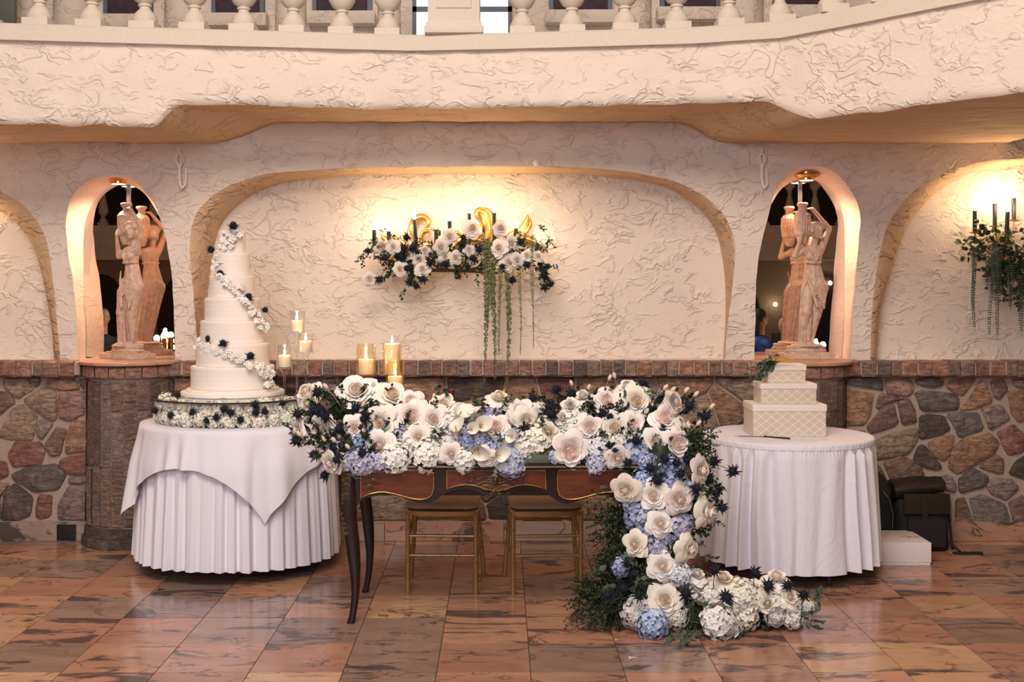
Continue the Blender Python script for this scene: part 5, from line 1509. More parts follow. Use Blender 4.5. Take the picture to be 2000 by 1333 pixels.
for k_, (r, z) in enumerate(((0, GZ + .002), (GR * .5, GZ + .002), (GR - .01, GZ + .0025), (GR + .004, GZ + .001), (GR + .009, GZ - .008), (GR + .008, GZ - .028))):
    rows.append([(GX + (r + .0015 * sin(a * 60) * (k_ > 3)) * cos(a), GY + (r + .0015 * sin(a * 60) * (k_ > 3)) * sin(a), z) for a in [2 * pi * q / 240 for q in range(240)]])
part('top_band', MB().grid(rows, closed_v=True), M['linen2'], gt, smooth='all')
# card boxes
def card_box(px0, px1, Y, zb, zl, zt, depth, label):
    x0, x1 = P(px0, 0, Y).x, P(px1, 0, Y).x
    t = thing('gift_box', label, 'box', (x0, Y, zb), 0, 'stacked lattice-print boxes')
    w_ = x1 - x0
    part('box_body', MB().bbox((.004, .004, 0), (w_ - .004, depth - .004, zt - zb - .006), .0015), M['boxpaper'], t, world=False)
    part('box_lid', MB().bbox((0, 0, zl - zb), (w_, depth, zt - zb), .002), M['boxlid'], t, world=False)
M['boxlid'] = simple('ivory_box_lid', (0.84, 0.77, 0.69), 0.5)
BZ = GZ + .003
card_box(1470, 1615, 6.357, BZ, .893, .930, .255, 'largest cream lattice-print box, bottom of the stack')
card_box(1485, 1596, 6.386, .931, 1.014, 1.043, .195, 'middle cream lattice-print box of the stack')
card_box(1498, 1575, 6.45, 1.044, 1.112, 1.143, .150, 'smallest cream lattice-print box, top of the stack')
tp = thing('greenery_topper', 'leafy sprig with mustard ribbon lying on the smallest card box', 'floral arrangement', (P(1500, 0, 6.45).x, 6.47, 1.144))
m = MB()
for (a, b) in (((1520, 706), (1462, 720)), ((1518, 708), (1470, 735)), ((1515, 706), (1458, 732)), ((1530, 704), (1480, 712)), ((1512, 710), (1478, 744)), ((1530, 702), (1500, 700)), ((1525, 706), (1466, 742)), ((1520, 704), (1490, 716))):
    sprig(m, P(a[0], a[1], 6.46), P(b[0], b[1], 6.40), 9, .042, .012)
part('eucalyptus', m, M['euca'], tp, smooth=False, kind='stuff')
m = MB()
for k in range(9):
    a = 2 * pi * k / 9; q = P(1518, 703, 6.43)
    m.tube([q, q + Vector((.03 * cos(a), -.01, .012 + .012 * sin(a))), q + Vector((.05 * cos(a) + .012, -.012, .004 + .014 * sin(a))), q + Vector((.012, -.008, .0))], [.003, .006, .006, .003], 6)
m.tube([P(1518, 703, 6.43), P(1540, 700, 6.42), P(1555, 706, 6.41)], [.004, .006, .002], 6)
part('ribbon_bow', m, M['ribbon'], tp)
kn = thing('cake_server', 'cake knife with black handle lying in front of the card boxes', 'knife', tuple(P(1515, 855, 6.12)))
def kp(px, py): Y_ = (H - GZ - .006) * F / (py - VY); return P(px, py, Y_)
a, b = kp(1492, 853), kp(1543, 857.5)
part('handle', MB().tube([a, a.lerp(b, .15), a.lerp(b, .5), b], [.006, .004, .005, .0065], 8), M['blackplastic'], kn)
c_ = kp(1452, 852.5); dd = (a - c_).normalized(); s_ = Vector((-dd.y, dd.x, 0))
part('blade', MB().add([a + s_ * .010, a - s_ * .010, c_ + s_ * .014, c_ - s_ * .006, c_ - dd * .05, a + s_ * .01 + Vector((0, 0, .002)), a - s_ * .01 + Vector((0, 0, .002)), c_ + s_ * .014 + Vector((0, 0, .002)), c_ - s_ * .006 + Vector((0, 0, .002)), c_ - dd * .05 + Vector((0, 0, .002))], [(0, 1, 3, 4, 2), (5, 7, 9, 8, 6), (0, 2, 7, 5), (1, 6, 8, 3), (2, 4, 9, 7), (3, 8, 9, 4), (0, 5, 6, 1)]), M['metal'], kn, smooth=False)

# bags and white carton by the wall
def bag_shell(x0, x1, y0, y1, z0, z1, round_=.05, taper=.06, top_round=.3):
    rows = []
    n = 14
    for i in range(n + 1):
        t = i / n; z = lerp(z0, z1, t)
        k = 1 - taper * t - (top_round * max(0, (t - .75) / .25) ** 2.2)
        if t < .06: k *= .94
        cx, cy = (x0 + x1) / 2, (y0 + y1) / 2; a_, b_ = (x1 - x0) / 2 * k, (y1 - y0) / 2 * (k if t < .7 else k * (1 - .5 * (t - .7) / .3))
        row = []
        for q in range(40):
            an = 2 * pi * q / 40; c, s = cos(an), sin(an); e = .45
            r = (.004 * noise.noise(Vector((an * 2, z * 12, x0))))
            row.append((cx + (a_ + r) * math.copysign(abs(c) ** e, c), cy + (b_ + r) * math.copysign(abs(s) ** e, s), z))
        rows.append(row)
    m = MB(); m.grid(rows, closed_v=True); m.f.append(tuple(range(40))); m.f.append(tuple(range(n * 40, n * 40 + 40))); return m
YB = 6.90
bx0, bx1 = P(1694, 0, YB).x, P(1748, 0, YB).x
b1 = thing('backpack', 'plain black fabric backpack with a dome top, half hidden behind the gift table', 'backpack', ((bx0 + bx1) / 2, 7.0, 0))
zt_ = P(0, 925, YB).z
part('shell', bag_shell(bx0 - .06, bx1, YB, 7.12, .0, zt_, top_round=.62), M['blackfab'], b1)
part('carry_handle', MB().tube([(bx0 + .00, 7.0, zt_ - .02), (bx0 + .01, 7.0, zt_ + .035), (bx0 + .06, 7.0, zt_ + .03), (bx0 + .075, 7.0, zt_ - .03)], .008, 8), M['blackfab'], b1)
part('zip', MB().tube([(bx1 - .012, YB + .01, .10), (bx1 - .012, YB, .22), (bx1 - .035, YB - .004, .31), (bx1 - .07, YB - .0, .355)], .003, 6), M['metal'], b1)
bx0, bx1 = P(1752, 0, YB).x, P(1858, 0, YB).x
b2 = thing('backpack', 'black roll-top bag with dark leather top, standing right of the white carton', 'backpack', ((bx0 + bx1) / 2, 7.0, 0))
part('shell', bag_shell(bx0, bx1, YB - .02, 7.13, .0, P(0, 985, YB).z + .02, taper=.05, top_round=.12), M['blackfab'], b2)
zz0 = P(0, 970, YB).z
m = MB(); rows = []
for k in range(13):
    t = k / 12; x = lerp(bx0 + .0, bx1 - .02, t); zc = zz0 + .018 + .035 * t
    rows.append([(x, 7.02 + .095 * cos(q * pi / 10), zc + (.055 + .01 * sin(t * 5)) * sin(q * pi / 10) + .004 * sin(q * 2 + t * 9)) for q in range(20)])
m.grid(rows, closed_v=True); m.f.append(tuple(range(20))); m.f.append(tuple(range(240, 260)))
part('leather_roll_top', m, M['leather'], b2, label='dark brown leather roll')
part('flap', MB().bbox((bx0 + .03, YB - .035, zz0 - .10), (bx1 - .02, YB - .022, zz0 + .02), .004), M['leather'], b2)
for fx in (.42,): part('front_strap', MB().bbox((lerp(bx0, bx1, fx), YB - .046, .10), (lerp(bx0, bx1, fx) + .035, YB - .036, zz0 - .01), .003), M['leather'], b2)
part('front_pocket', MB().bbox((bx0 + .05, YB - .05, .03), (bx1 - .05, YB - .018, .20), .010), M['blackfab'], b2)
part('buckle', MB().bbox((bx1 - .045, YB - .03, zz0 - .06), (bx1 - .035, YB - .02, zz0 - .045), .002), M['metal'], b2)
q = P(1866, 1066, 6.86)
part('side_strap', MB().tube([(bx1 - .01, 7.0, .30), (bx1 + .015, 6.98, .20), (bx1 + .02, 6.95, .06), (bx1 + .01, 6.90, .012)], .008, 6), M['blackfab'], b2)
part('loose_strap', MB().bbox((bx1 - .02, 6.80, .0), (bx1 + .15, 6.835, .012), .003).tube([(bx1 - .02, 6.9, .06), (bx1 + .01, 6.88, .03), (bx1 + .03, 6.84, .010)], .007, 6), M['blackfab'], b2)
wx0, wx1 = 2.125, P(1819, 0, 6.55).x
wb = thing('carton', 'flat white card carton on the floor between the gift table and the bags', 'box', (wx0, 6.55, 0))
part('box_base', MB().bbox((wx0 + .003, 6.553, 0), (wx1 - .003, 6.880, .10), .002), M['whitecard'], wb)
part('box_lid', MB().bbox((wx0, 6.55, .016), (wx1, 6.883, .127), .002), M['whitecard'], wb)
m = MB(); q0 = Vector((wx1 - .09, 6.68, .1275))
for pts in (((0, 0), (.02, .015), (.05, .01), (.06, .02)), ((.06, .02), (.065, .04), (.055, .05)), ((-.03, .03), (.0, .035), (.03, .02)), ((.055, .0), (.062, .02), (.075, -.005))):
    m.tube([q0 + Vector((x, y, 0)) for x, y in pts], .0014, 4)
part('printed_mark', m, M['dark'], wb)
q = P(131, 1037, 7.15)
pb = part('outlet_cover', MB().bbox((q.x - .058, 7.132, .012), (q.x + .058, 7.149, .108), .004).bbox((q.x - .045, 7.126, .022), (q.x + .045, 7.133, .098), .003), M['blackplastic'])
tag(pb, 'black square outlet cover on the baseboard left of the left column', 'outlet')
# little things lying on the floor
def litter(px, py, label, mat, sx=.014, sy=.006, nm='fallen_petal'):
    Y_ = H * F / (py - VY); q = P(px, py, Y_); m = MB()
    for k in range(3): leaf(m, (q.x, q.y, .003), (cos(k * 2.1), sin(k * 2.1), .1), sx * 1.6, sy, n=(0, 0, 1), curl=.1)
    tag(part(nm, m, mat), label, 'debris')
litter(313, 1153, 'small dark leaf scrap on the floor in front of the cake table', M['dark'], .016, .008, 'leaf_scrap')
litter(1233, 1287, 'pale crumpled scrap on the floor in front of the flower cascade', M['whitecard'], .014, .006, 'paper_scrap')
litter(1203, 1252, 'tiny pale scrap on the floor at the foot of the flower cascade', M['whitecard'], .007, .004, 'paper_scrap')
litter(962, 1061, 'small green leaf scrap on the floor between the two gold chairs', M['leafmid'], .016, .006, 'leaf_scrap')

# ------------------------------------------------------------------ FLOWERS ON THE DESK
def fY(y): return 5.335 + max(0, min(1.0, (905 - y) / 150)) * .34
gl = thing('desk_garland', 'long mound of roses, hydrangeas, navy thistles and calla lilies on the desk', 'floral arrangement', (P(968, 0, 5.5).x, 5.52, DT))
# moss-covered base
rows = []
for i in range(40):
    t = i / 39; x = lerp(P(650, 0, 5.5).x, P(1300, 0, 5.5).x, t)
    k = sin(pi * min(1, max(0, t * .96 + .02))) ** .3
    pk = .10 + .05 * (abs(t - .5) * 2) ** 2
    rows.append([(x, 5.56 + .17 * k * cos(a), DT + .002 + max(0, pk * k * sin(a)) + .01 * noise.noise(Vector((x * 15, a * 3, 0))) * (sin(a) > .1)) for a in [pi * q / 10 for q in range(11)]])
part('moss_base', MB().grid(rows), M['leaf'], gl)
side_l = (-1, -.7, .1); side_r = (1, -.6, .2); up = (0, -.75, .65); dn = (0, -1, -.35)
# (x, y, diameter, direction, kind, pink)
GR_ = [(598, 766, 50, (-.6, -.8, .7), 3, 0), (604, 788, 44, (-.5, -1, -.2), 4, 0), (696, 765, 78, up, 0, 0), (767, 772, 62, (.3, -.8, .7), 1, 0), (803, 784, 52, up, 2, 1), (803, 814, 66, (0, -1, .3), 2, 1), (846, 820, 58, (.2, -1, .2), 0, 1),
 (742, 825, 62, (-.2, -1, .2), 1, 0), (692, 836, 46, (.1, -1, .1), 4, 1), (627, 838, 52, (-.2, -1, .1), 0, 1), (578, 842, 48, side_l, 3, 1), (742, 872, 58, (-.2, -1, .0), 0, 1), (817, 855, 46, (.1, -1, 0), 1, 0),
 (881, 888, 42, (.1, -1, -.1), 0, 1), (948, 894, 40, (-.1, -1, -.1), 0, 1), (970, 835, 48, (-.1, -1, .3), 1, 1), (866, 790, 50, up, 1, 0), (975, 776, 46, (.2, -.5, .9), 3, 0), (644, 906, 44, (-.7, -1, -.4), 3, 1), (655, 915, 34, (-.3, -1, -.5), 4, 0),
 (1014, 803, 50, (-.2, -1, .4), 1, 1), (1028, 822, 46, (.3, -1, -.2), 3, 0), (1072, 846, 52, (-.2, -1, .1), 4, 0), (1114, 794, 46, (-.1, -1, .4), 4, 0), (1185, 783, 54, (.1, -1, .5), 2, 1), (1225, 756, 46, (-.2, -.6, .8), 3, 0), (1243, 785, 62, (.1, -1, .2), 0, 0),
 (1201, 838, 60, (-.1, -1, .1), 1, 0), (1236, 832, 50, (.2, -1, .2), 2, 1), (1152, 836, 52, (-.1, -1, .1), 2, 1), (1114, 882, 70, (.1, -1, -.1), 2, 1), (1207, 896, 46, (.1, -1, -.3), 0, 1), (1281, 865, 56, (-.1, -1, .1), 1, 0), (1325, 868, 58, (.3, -1, .1), 2, 1),
 (1300, 818, 56, (.2, -1, .5), 2, 1), (1319, 786, 46, (.7, -.7, .3), 3, 1), (1371, 920, 54, (.9, -.8, .1), 0, 1), (1340, 832, 42, (.9, -.5, .3), 3, 0), (1138, 773, 38, (-.3, -.6, .9), 3, 0), (1100, 818, 40, (.2, -1, .4), 4, 0)]
for x, y, d, dr, k, pk in GR_:
    Y = fY(y) - .02
    if x > 1260: Y = min(Y, 5.45)
    rose(gl, x, y, d * 1.0, Y, dr, (k if not pk else [1, 0, 2, 1, 1][k]), bool(pk))
GH = [(778, 858, 44, HL), (771, 897, 70, HW), (835, 893, 66, HW), (705, 903, 66, HL), (711, 868, 48, HB), (897, 853, 58, HL), (914, 870, 46, HB), (937, 862, 46, HL), (956, 812, 42, (0.30, 0.25, 0.60)), (908, 902, 52, HW), (986, 906, 56, HWB), (868, 866, 52, HW), (989, 866, 52, HWB), (879, 825, 46, HW), (893, 806, 40, HW),
 (1047, 800, 34, HW), (1114, 834, 62, HW), (1046, 868, 76, HC), (1020, 880, 48, HW), (997, 905, 62, (0.42, 0.47, 0.72)), (1085, 895, 30, HB), (1167, 885, 58, HWB), (1166, 908, 44, HL), (1242, 888, 60, (0.30, 0.42, 0.68)), (1310, 918, 58, HB), (1285, 940, 44, HB), (966, 812, 36, HL), (1136, 815, 42, HW), (650, 875, 40, HL), (636, 868, 30, HW), (740, 905, 40, HL), (925, 820, 38, HWB), (1062, 830, 36, HW), (1210, 865, 40, HW), (1092, 862, 44, HC), (670, 905, 36, HWB), (955, 880, 40, HB), (1020, 850, 40, HL), (800, 870, 46, HW), (860, 890, 40, HW), (1130, 850, 44, HW), (1180, 860, 40, HC), (1265, 905, 40, HB)]
for x, y, d, c in GH: hyd(gl, x, y, d * .94, fY(y) + .03, c)
GT = [(619, 768), (582, 809), (659, 800), (694, 798), (743, 783), (630, 807), (615, 803), (712, 818), (776, 798), (663, 840), (615, 890), (707, 884), (661, 899), (580, 862), (635, 930), (648, 884), (638, 815), (1087, 762), (1117, 770), (1042, 780), (1076, 793), (1079, 810), (1025, 838), (1152, 792), (1177, 808), (1255, 752), (1290, 782), (1347, 792), (1377, 812), (1200, 880), (1295, 838), (1242, 862), (1297, 898), (1342, 900), (1270, 915), (1282, 938), (1395, 902), (1432, 922), (1382, 935), (1400, 957), (1167, 770), (1275, 800), (1190, 815)]
sm = MB()
for x, y in GT:
    Y = fY(y) - .05 if y > 800 else fY(y) + .0
    if x > 1330 or x < 640: Y = 5.42
    thi(gl, x, y, Y, 36)
    q = P(x, y, Y); cxx = 1280 if x > 1250 else 700 if x < 700 else x + R.uniform(-30, 30)
    tgt = P(cxx, min(880, y + 70), Y + .08); tgt = q + (tgt - q).normalized() * .15
    stem(sm, q + Vector((0, .01, 0)), tgt, .0016, .012)
part('stems', sm, M['leaf'], gl, kind='stuff')
for x, y in ((636, 755), (703, 783), (710, 790), (723, 809), (767, 814), (760, 806), (662, 851), (652, 860), (633, 858), (679, 873), (652, 882), (729, 752), (584, 848), (1191, 738), (1200, 734), (1116, 749), (1150, 757), (1300, 757), (1315, 761), (1341, 762), (1360, 770), (1391, 794), (1276, 794), (1264, 804), (1377, 855), (1365, 827), (1136, 864), (848, 775), (1310, 770)):
    bunny(gl, x, y, fY(y) - .02 if 660 < x < 1290 else 5.40, ((-.6 if x < 700 else .7 if x > 1280 else R.uniform(-.4, .4)), -.2, .8))
def calla(par, x, y, sz, direc, Y):
    m = MB(); rows = []
    q = P(x, y, Y); L = sz * Y / F
    for i in range(9):
        t = i / 8; row = []
        for k in range(19):
            a = -2.9 + 5.8 * k / 18
            r = L * (.10 + .42 * t ** 1.6) * (1 + .18 * cos(a) * t)
            row.append((r * cos(a), r * sin(a), L * (t * .95 + (.38 * max(0, cos(a)) ** 2 - .20 * (1 - cos(a)) / 2) * t ** 2)))
        rows.append(row)
    m.grid(rows)
    Mx = Vector(direc).to_track_quat('Z', 'Y').to_matrix() @ Matrix.Rotation(R.uniform(-.6, .6), 3, 'Z')
    off = q - wloc(par) - Mx @ Vector((0, 0, L * .7))
    m.v = [tuple(Mx @ Vector(v) + off) for v in m.v]
    c = part('calla_lily', m, M['calla'], par, smooth='all', world=False)
    sp = MB().tube([off + Mx @ Vector((0, 0, L * .2)), off + Mx @ Vector((0, 0, L * .85))], [L * .06, L * .04], 6)
    part('spadix', sp, M['ribbon'], c, world=False)
for x, y, s_, d in ((899, 808, 44, (.5, -.4, .8)), (890, 836, 40, (-.1, -.6, .8)), (921, 838, 30, (.1, -1, .3)), (941, 829, 40, (.2, -1, .4)), (934, 884, 42, (.1, -.9, -.3)), (974, 890, 38, (.9, -.7, .2)), (997, 852, 34, (-.3, -1, .3)), (923, 805, 34, (.1, -.5, .9))):
    calla(gl, x, y, s_ * .78, d, fY(y) - .085)
# leaves through the mound
m = MB()
for k in range(460):
    x = R.uniform(640, 1310); y = R.uniform(775, 890)
    if 860 < x < 1010 and y < 800: continue
    Y = fY(y) + R.uniform(.05, .11); q = P(x, y, Y); d = Vector((R.uniform(-1, 1), R.uniform(-.35, .2), R.uniform(-.4, 1)))
    sprig(m, q, q + d.normalized() * R.uniform(.04, .08), 7, .032, .009)
for k in range(170):
    x = R.choice([R.gauss(650, 22), R.gauss(1290, 30), R.gauss(1190, 30), R.gauss(710, 30)]); y = R.uniform(775, 890)
    q = P(x, y, fY(y) + .02); d = Vector((-.8 if x < 700 else R.uniform(0, 1), -.3, R.uniform(-.2, 1)))
    sprig(m, q, q + d.normalized() * R.uniform(.06, .11), 12, .034, .008)
part('foliage', m, M['leaf'], gl, smooth=False, kind='stuff')
m = MB()
for (a, b) in (((840, 800), (853, 780)), ((930, 800), (945, 775)), ((928, 806), (950, 790)), ((960, 812), (985, 790)), ((990, 860), (965, 850)), ((840, 850), (865, 840)), ((850, 862), (866, 838)), ((980, 790), (1000, 775)), ((1050, 810), (1065, 835)), ((935, 795), (925, 775)), ((1195, 800), (1210, 815)), ((640, 760), (655, 780)), ((650, 775), (660, 800)), ((1255, 755), (1285, 800)), ((880, 780), (870, 765))):
    sprig(m, P(a[0], a[1], fY(a[1]) - .05), P(b[0], b[1], fY(b[1]) - .06), 8, .036, .009)
for k in range(60):
    x0, y0 = R.uniform(1320, 1350), R.uniform(845, 905)
    sprig(m, P(x0, y0, 5.42), P(x0 + R.uniform(20, 72), y0 + R.uniform(-35, 25), 5.40 + R.uniform(-.05, .05)), 16, .022, .006)
part('bright_sprigs', m, simple('sage_green_leaf', (0.035, 0.055, 0.025), .5, var=.4, bscale=30), gl, smooth=False, kind='stuff')

# ------------------------------------------------------------------ CASCADE AND FLOOR TRAIL
cs = thing('flower_cascade', 'flower column falling from the right desk corner to the floor and trailing right', 'floral arrangement', (P(1290, 0, 5.3).x, 5.3, 0))
def cY(y, d): return min(5.30, H * F / (max(y + d * .5, 900) - VY) - .0)
core = MB()
core.tube([P(1290, 870, 5.42), P(1292, 960, 5.40), P(1288, 1060, 5.40), P(1285, 1140, 5.40), P(1290, 1195, 5.38)], [.05, .075, .085, .10, .12], 14)
core.ell(P(1330, 1200, 5.42), (.20, .12, .085), 14, 8).ell(P(1480, 1205, 5.45), (.22, .10, .055), 14, 8)
core.v = [(x, y, max(.001, z)) for x, y, z in core.v]
part('moss_base', core, M['leaf'], cs)
CRo = [(1221, 959, 56, (-.5, -1, -.35), 0, 0), (1276, 969, 56, (-.1, -1, 0), 1, 0), (1328, 978, 58, (.3, -1, -.1), 1, 1), (1290, 1025, 50, (.1, -1, 0), 0, 0), (1240, 1065, 48, (-.6, -1, 0), 1, 0), (1384, 1002, 54, (.9, -.6, .0), 3, 0), (1348, 1074, 52, (.8, -.8, -.1), 3, 0), (1294, 1108, 54, (.1, -1, .05), 0, 0),
 (1299, 1173, 62, (0, -1, .25), 1, 0), (1366, 1146, 48, (.3, -.8, .7), 3, 0), (1362, 1122, 38, (.2, -.5, .9), 3, 0), (1413, 1130, 50, (0, -.45, 1), 3, 0), (1472, 1151, 36, (0, -.9, .5), 1, 0), (1498, 1180, 46, (.2, -1, .3), 4, 0), (1517, 1128, 50, (.0, -.4, 1), 3, 0), (1544, 1168, 38, (.1, -.9, .6), 3, 0)]
st2 = MB()
for x, y, d, dr, k, pk in CRo:
    Y = cY(y, d) - .02 if y < 1110 else 5.27 if y > 1160 else 5.33
    rose(cs, x, y, d * 1.0, Y, dr, k if not pk else 1, bool(pk))
    if y > 1110 and x > 1340: q = P(x, y, Y); st2.tube([q, q + Vector((.005, .01, -.07)), (q.x, q.y + .01, .02)], .002, 5)
CHy = [(1250, 1010, 60, HB), (1270, 995, 48, HB), (1325, 1028, 58, HL), (1315, 945, 56, HB), (1259, 942, 46, (0.25, 0.38, 0.70)), (1282, 1071, 54, HL), (1214, 1110, 36, HB), (1326, 1126, 50, HWB), (1245, 1198, 60, (0.78, 0.72, 0.68)), (1276, 1222, 58, (0.34, 0.45, 0.74)), (1320, 1203, 50, HC), (1391, 1168, 42, HW), (1452, 1166, 64, HC), (1452, 1203, 62, HC), (1405, 1220, 68, HW), (1425, 1225, 46, HW), (1517, 1176, 50, HW), (1545, 1180, 46, HC), (1550, 1205, 46, HW), (1514, 1203, 42, HW), (1580, 1190, 30, HW), (1300, 1050, 40, HL), (1340, 960, 42, HL), (1262, 1040, 44, HB), (1484, 1170, 44, HC), (1436, 1186, 50, HW), (1235, 985, 40, HB), (1530, 1160, 36, HW)]
for x, y, d, c in CHy:
    Y = cY(y, d) + .03 if y < 1110 else min(5.36, cY(y, d * .9))
    hyd(cs, x, y, d, Y, c)
CT = [(1400, 960), (1410, 991), (1384, 936), (1284, 938), (1226, 1099), (1189, 1163), (1248, 1166), (1216, 1146), (1340, 1160), (1419, 1167), (1475, 1118), (1539, 1144), (1500, 1144), (1570, 1163), (1396, 1116), (1235, 1120), (1330, 925), (1225, 905), (1320, 905), (1360, 955)]
for x, y in CT:
    Y = 5.22 if y > 1150 else 5.26
    if x > 1380 and y < 1000: Y = 5.35
    thi(cs, x, y, Y, 40 if x in (1419, 1340) else 35)
    q = P(x, y, Y)
    if y > 1110 and x > 1380: st2.tube([q, q + Vector((0, .03, -.05)), (q.x, q.y + .06, .02)], .0018, 5)
    elif x > 1330: t_ = P(1310, y + 40, 5.34); stem(st2, q, t_, .0018, .01)
part('stems', st2, M['leaf'], cs, kind='stuff')
# fine dark foliage at the left foot
m = MB()
def on_floor(v): return Vector((v.x, v.y, max(.004, v.z)))
for k in range(230):
    a = R.uniform(0, 1); p0 = Vector((P(R.uniform(1215, 1275), 0, 5.35).x, 5.42 + R.uniform(-.15, .12), R.uniform(.02, .30)))
    ex_, ey_ = R.uniform(1100, 1215), R.uniform(1085, 1235)
    if ey_ < 1130 and ex_ < 1150: ex_ += 60
    Yq = min(5.55, H * F / (ey_ - VY)) - R.uniform(0, .10)
    p1 = on_floor(P(ex_, ey_, Yq)); s0 = p0.lerp(p1, R.uniform(.1, .45))
    sprig(m, s0, p1, 26, .020, .005, sag=.015, spread=.9)
for k in range(50):
    x0, y0 = R.uniform(1205, 1240), R.uniform(985, 1090)
    x1, y1 = R.uniform(1140, 1215), y0 + R.uniform(-40, 30)
    if y1 > 1060: x1 = max(x1, 1175)
    sprig(m, P(x0, y0, 5.36), P(x1, y1, 5.36 + R.uniform(-.06, .1)), 14, .026, .006)
for k in range(220):
    y = R.uniform(920, 1190); x = 1288 + R.gauss(0, 36); q = P(x, y, 5.37); d = Vector((R.uniform(-1, 1), R.uniform(-.35, .1), R.uniform(-.8, .8)))
    sprig(m, q, q + d.normalized() * R.uniform(.05, .10), 9, .030, .008)
for k in range(26):
    x0, y0 = R.uniform(1340, 1370), R.uniform(930, 1030)
    sprig(m, P(x0, y0, 5.34), P(x0 + R.uniform(20, 55), y0 + R.uniform(-30, 30), 5.34), 12, .030, .007)
for k in range(50):
    x0 = R.uniform(1340, 1560); Yq = 5.36; q = Vector((P(x0, 0, Yq).x, Yq, .02)); d = Vector((R.uniform(-1, 1), R.uniform(-1, .3), R.uniform(0, .8)))
    sprig(m, q, on_floor(q + d.normalized() * R.uniform(.05, .10)), 9, .030, .009)
m.v = [(x, y, max(.0015, z)) for x, y, z in m.v]
part('dark_foliage', m, M['leaf'], cs, smooth=False, kind='stuff')
m = MB()
for k in range(90):                                      # bare bent twigs at the left foot and above
    p0 = Vector((P(1225, 0, 5.35).x, 5.38, R.uniform(.03, .5))); ex_, ey_ = R.uniform(1105, 1210), R.uniform(960, 1240)
    if ey_ < 1080: ex_ = R.uniform(1150, 1215)
    Yq = min(5.5, H * F / (ey_ - VY)); p1 = on_floor(P(ex_, ey_, Yq)); stem(m, p0, p1, .0012, R.uniform(-.02, .04))
m.v = [(x, y, max(.0015, z)) for x, y, z in m.v]
part('twigs', m, M['leaf'], cs, kind='stuff')
# eucalyptus: round leaves and seed clusters
m = MB(); sd = MB()
spots = [(1335, 1235, 1370, 1250), (1345, 1240, 1325, 1262), (1350, 1215, 1385, 1225), (1340, 1225, 1310, 1255), (1385, 1195, 1420, 1185), (1390, 1200, 1415, 1215), (1395, 1190, 1372, 1180), (1240, 1120, 1262, 1140), (1250, 1130, 1240, 1150), (1255, 1115, 1225, 1090), (1570, 1210, 1605, 1218), (1565, 1215, 1600, 1232), (1560, 1205, 1590, 1195), (1595, 1175, 1600, 1160), (1150, 1130, 1170, 1115), (1170, 1155, 1190, 1150), (1370, 1155, 1350, 1185), (1355, 1230, 1340, 1262), (1460, 1230, 1440, 1246), (1350, 1250, 1375, 1235), (1300, 1235, 1310, 1250), (1595, 1165, 1598, 1180)]
for x0, y0, x1, y1 in spots:
    Y0 = min(5.26, H * F / (y0 - VY)); Y1_ = min(5.24, H * F / (y1 - VY))
    a = on_floor(P(x0, y0, Y0)); b = on_floor(P(x1, y1, Y1_)); m.tube([a, (a + b) / 2 + Vector((0, 0, .004)), b], .0015, 4)
    for k in range(6):
        t = (k + 1) / 6; q = a.lerp(b, t); d = (b - a).normalized() + Vector((R.uniform(-1, 1), R.uniform(-1, 1), R.uniform(-.3, .8)))
        leaf(m, q, d, R.uniform(.026, .042), R.uniform(.009, .014), curl=.1)
    for k in range(16):
        q = a.lerp(b, R.random()) + Vector((R.uniform(-.02, .02), R.uniform(-.02, .02), R.uniform(0, .02))); r = .0028
        sd.ell(q, (r, r, r), 5, 4)
m.v = [(x, y, max(.0015, z)) for x, y, z in m.v]
part('eucalyptus', m, M['euca'], cs, smooth=False, kind='stuff')
part('eucalyptus_seeds', sd, simple('seed_green', (0.14, 0.17, 0.10), .7), cs, kind='stuff')

ORD = ['first', 'second', 'third', 'fourth', 'fifth', 'sixth', 'seventh', 'eighth', 'ninth']
# ------------------------------------------------------------------ WHAT THE MIRRORS SHOW: candle tables and seated guests
for tx, ty, nm, cds in ((-4.45, 1.1, 'left', [(184, 680), (196, 683), (312, 662), (317, 655), (321, 668), (326, 658), (330, 682), (334, 668), (339, 656)]), (3.95, 1.1, 'right', [(1599, 676), (1607, 676), (1628, 677), (1638, 670), (1638, 688)])):
    t = thing('round_table', 'candlelit guest table seen only in the %s mirror' % nm, 'table', (tx, ty, 0))
    part('tabletop', MB().lathe([(0, .72), (.62, .72), (.62, .745), (0, .745)], (0, 0, 0), 32), M['dark'], t, world=False)
    part('pedestal', MB().lathe([(.25, 0), (.25, .02), (.05, .06), (.05, .72)], (0, 0, 0), 16), M['dark'], t, world=False)
    for k, (px, py) in enumerate(cds):
        dep = 13.9; X = (px - VX) / F * dep; Z = H - (py - VY) / F * dep; Y_ = 14.86 - dep + (k % 3 - 1) * .12
        v = thing('votive', 'gold glass votive in the %s mirror, %s' % (nm, ORD[k] + ' from its left edge'), 'candle', (X, Y_, .745), 0, 'votives in the %s mirror' % nm)
        h_ = max(.05, Z - .745)
        part('glass_cup', MB().lathe([(0, 0), (.026, 0), (.03, .01), (.032, h_), (.029, h_), (.027, .01), (0, .006)], (0, 0, 0), 16), M['brass'], v, world=False)
        part('flame', MB().ell((0, 0, h_ + .01), (.038, .038, .042), 10, 8), M['lampglow'], v, world=False)
        if k % 3 == 0: point('votive_light', (X, Y_, .745 + h_ + .06), 1.2, (1, .6, .3), .02)
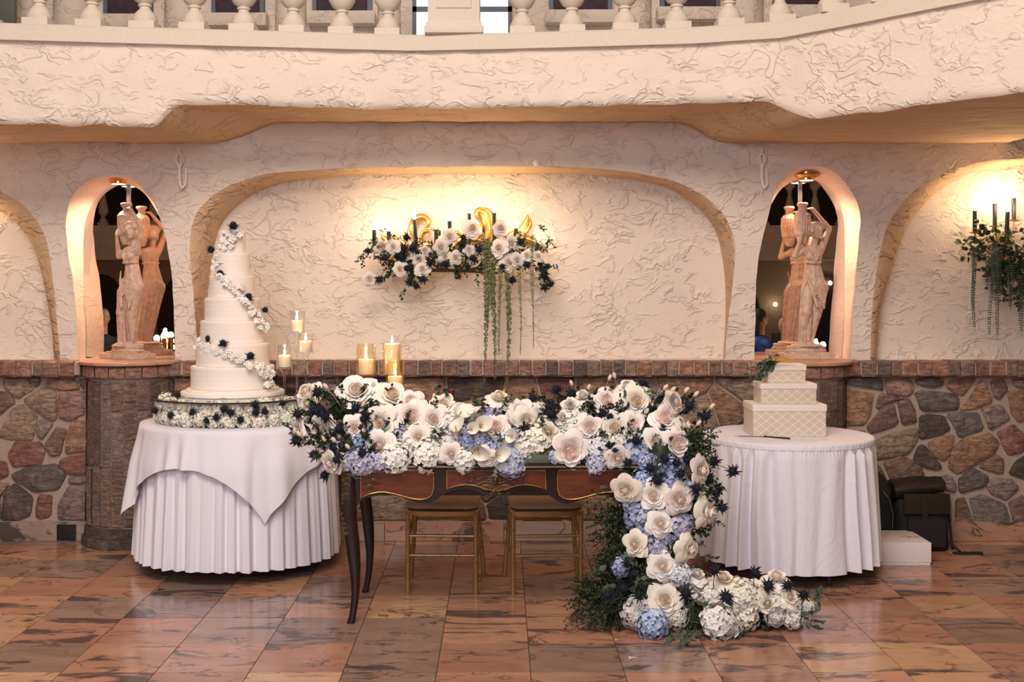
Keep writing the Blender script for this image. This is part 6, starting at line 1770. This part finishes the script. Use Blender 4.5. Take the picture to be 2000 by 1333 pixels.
def guest(x, y, rz, headz, cloth, hair, label, arm=True, hairstyle='short'):
    t = thing('person', label, 'person', (x, y, 0), rz)
    hz = headz
    b = MB(); c = b.cone; e = b.ell; sz = hz - .30                    # shoulder height
    c((-.16, 0, sz), .055, (.16, 0, sz), .055); c((0, .01, sz - .02), .13, (0, .01, .55), .12); c((-.05, .0, sz - .1), .11, (-.06, 0, .6), .12); c((.05, .0, sz - .1), .11, (.06, 0, .6), .12)
    for s_ in (-1, 1):
        c((s_ * .09, .0, .52), .10, (s_ * .10, -.42, .50), .065); c((s_ * .10, -.42, .48), .06, (s_ * .10, -.40, .09), .04); e((s_ * .10, -.46, .045), (.045, .12, .04))
        c((s_ * .19, 0, sz - .01), .048, (s_ * .24, -.10, sz - .26), .038); 
    link('clothes', organic(b, 'clothes', .014, M[cloth], 4), t)
    k = MB(); c = k.cone; e = k.ell
    c((0, .01, sz), .055, (0, -.005, hz - .08), .050)
    e((0, -.01, hz), (.072, .088, .108), 16, 12); e((0, -.030, hz - .060), (.048, .055, .045), 12, 8); e((0, -.100, hz - .012), (.012, .018, .022), 8, 6); e((0, -.090, hz - .052), (.022, .010, .008), 8, 6)
    for s_ in (-1, 1):
        e((s_ * .072, .0, hz - .01), (.012, .02, .03), 8, 6)
        c((s_ * .24, -.10, sz - .26), .036, (s_ * .10, -.32, sz - .20), .026); e((s_ * .09, -.36, sz - .19), (.032, .042, .018), 10, 8)
        for q in range(4): c((s_ * (.07 + q * .014), -.39, sz - .19), .008, (s_ * (.065 + q * .013), -.44 - .006 * (q in (1, 2)), sz - .205), .007, 8)
        c((s_ * .065, -.355, sz - .185), .009, (s_ * .045, -.385, sz - .175), .008, 8)
    link('body', organic(k, 'body', .007, M['skin'], 3), t)
    hr = MB(); hr.ell((0, .022, hz + .025), (.086, .092, .100), 18, 12)
    if hairstyle == 'long': hr.ell((0, .070, hz - .09), (.080, .045, .16), 14, 10)
    link('hair', organic(hr, 'hair', .010, M[hair], 3), t)
    for s_ in (-1, 1): part('eye', MB().ell((s_ * .028, -.086, hz + .012), (.010, .008, .006), 8, 6), M['dark'], t, world=False)
    ch = thing('guest_chair', 'dark chair under the ' + label.split(' with')[0].replace('guest ', 'guest '), 'chair', (x, y, 0), rz)
    part('seat', MB().bbox((-.22, -.24, .40), (.22, .20, .435), .01), M['dark'], ch, world=False)
    part('backrest', MB().bbox((-.2, .20, .55), (.2, .225, .92), .01), M['dark'], ch, world=False)
    for sx in (-.19, .19):
        for sy, ht in ((-.21, .40), (.21, .92)): part('leg', MB().tube([(sx, sy, 0), (sx, sy, ht)], .014, 8), M['dark'], ch, world=False)
def mir(px, dep): return (px - VX) / F * dep
guest(mir(1479, 14.3), .75, radians(75), 1.17, 'blue', 'hairdark', 'seated guest in a blue dress with dark long hair, reflected in the right mirror', hairstyle='long')
guest(mir(1526, 15.6), -.55, radians(200), 1.02, 'suit', 'hairwhite', 'seated white-haired guest in dark clothes reflected in the right mirror')
guest(mir(212, 14.6), .45, radians(150), 1.17, 'suit', 'hairdark', 'seated guest in a black suit with short dark hair, reflected in the left mirror')
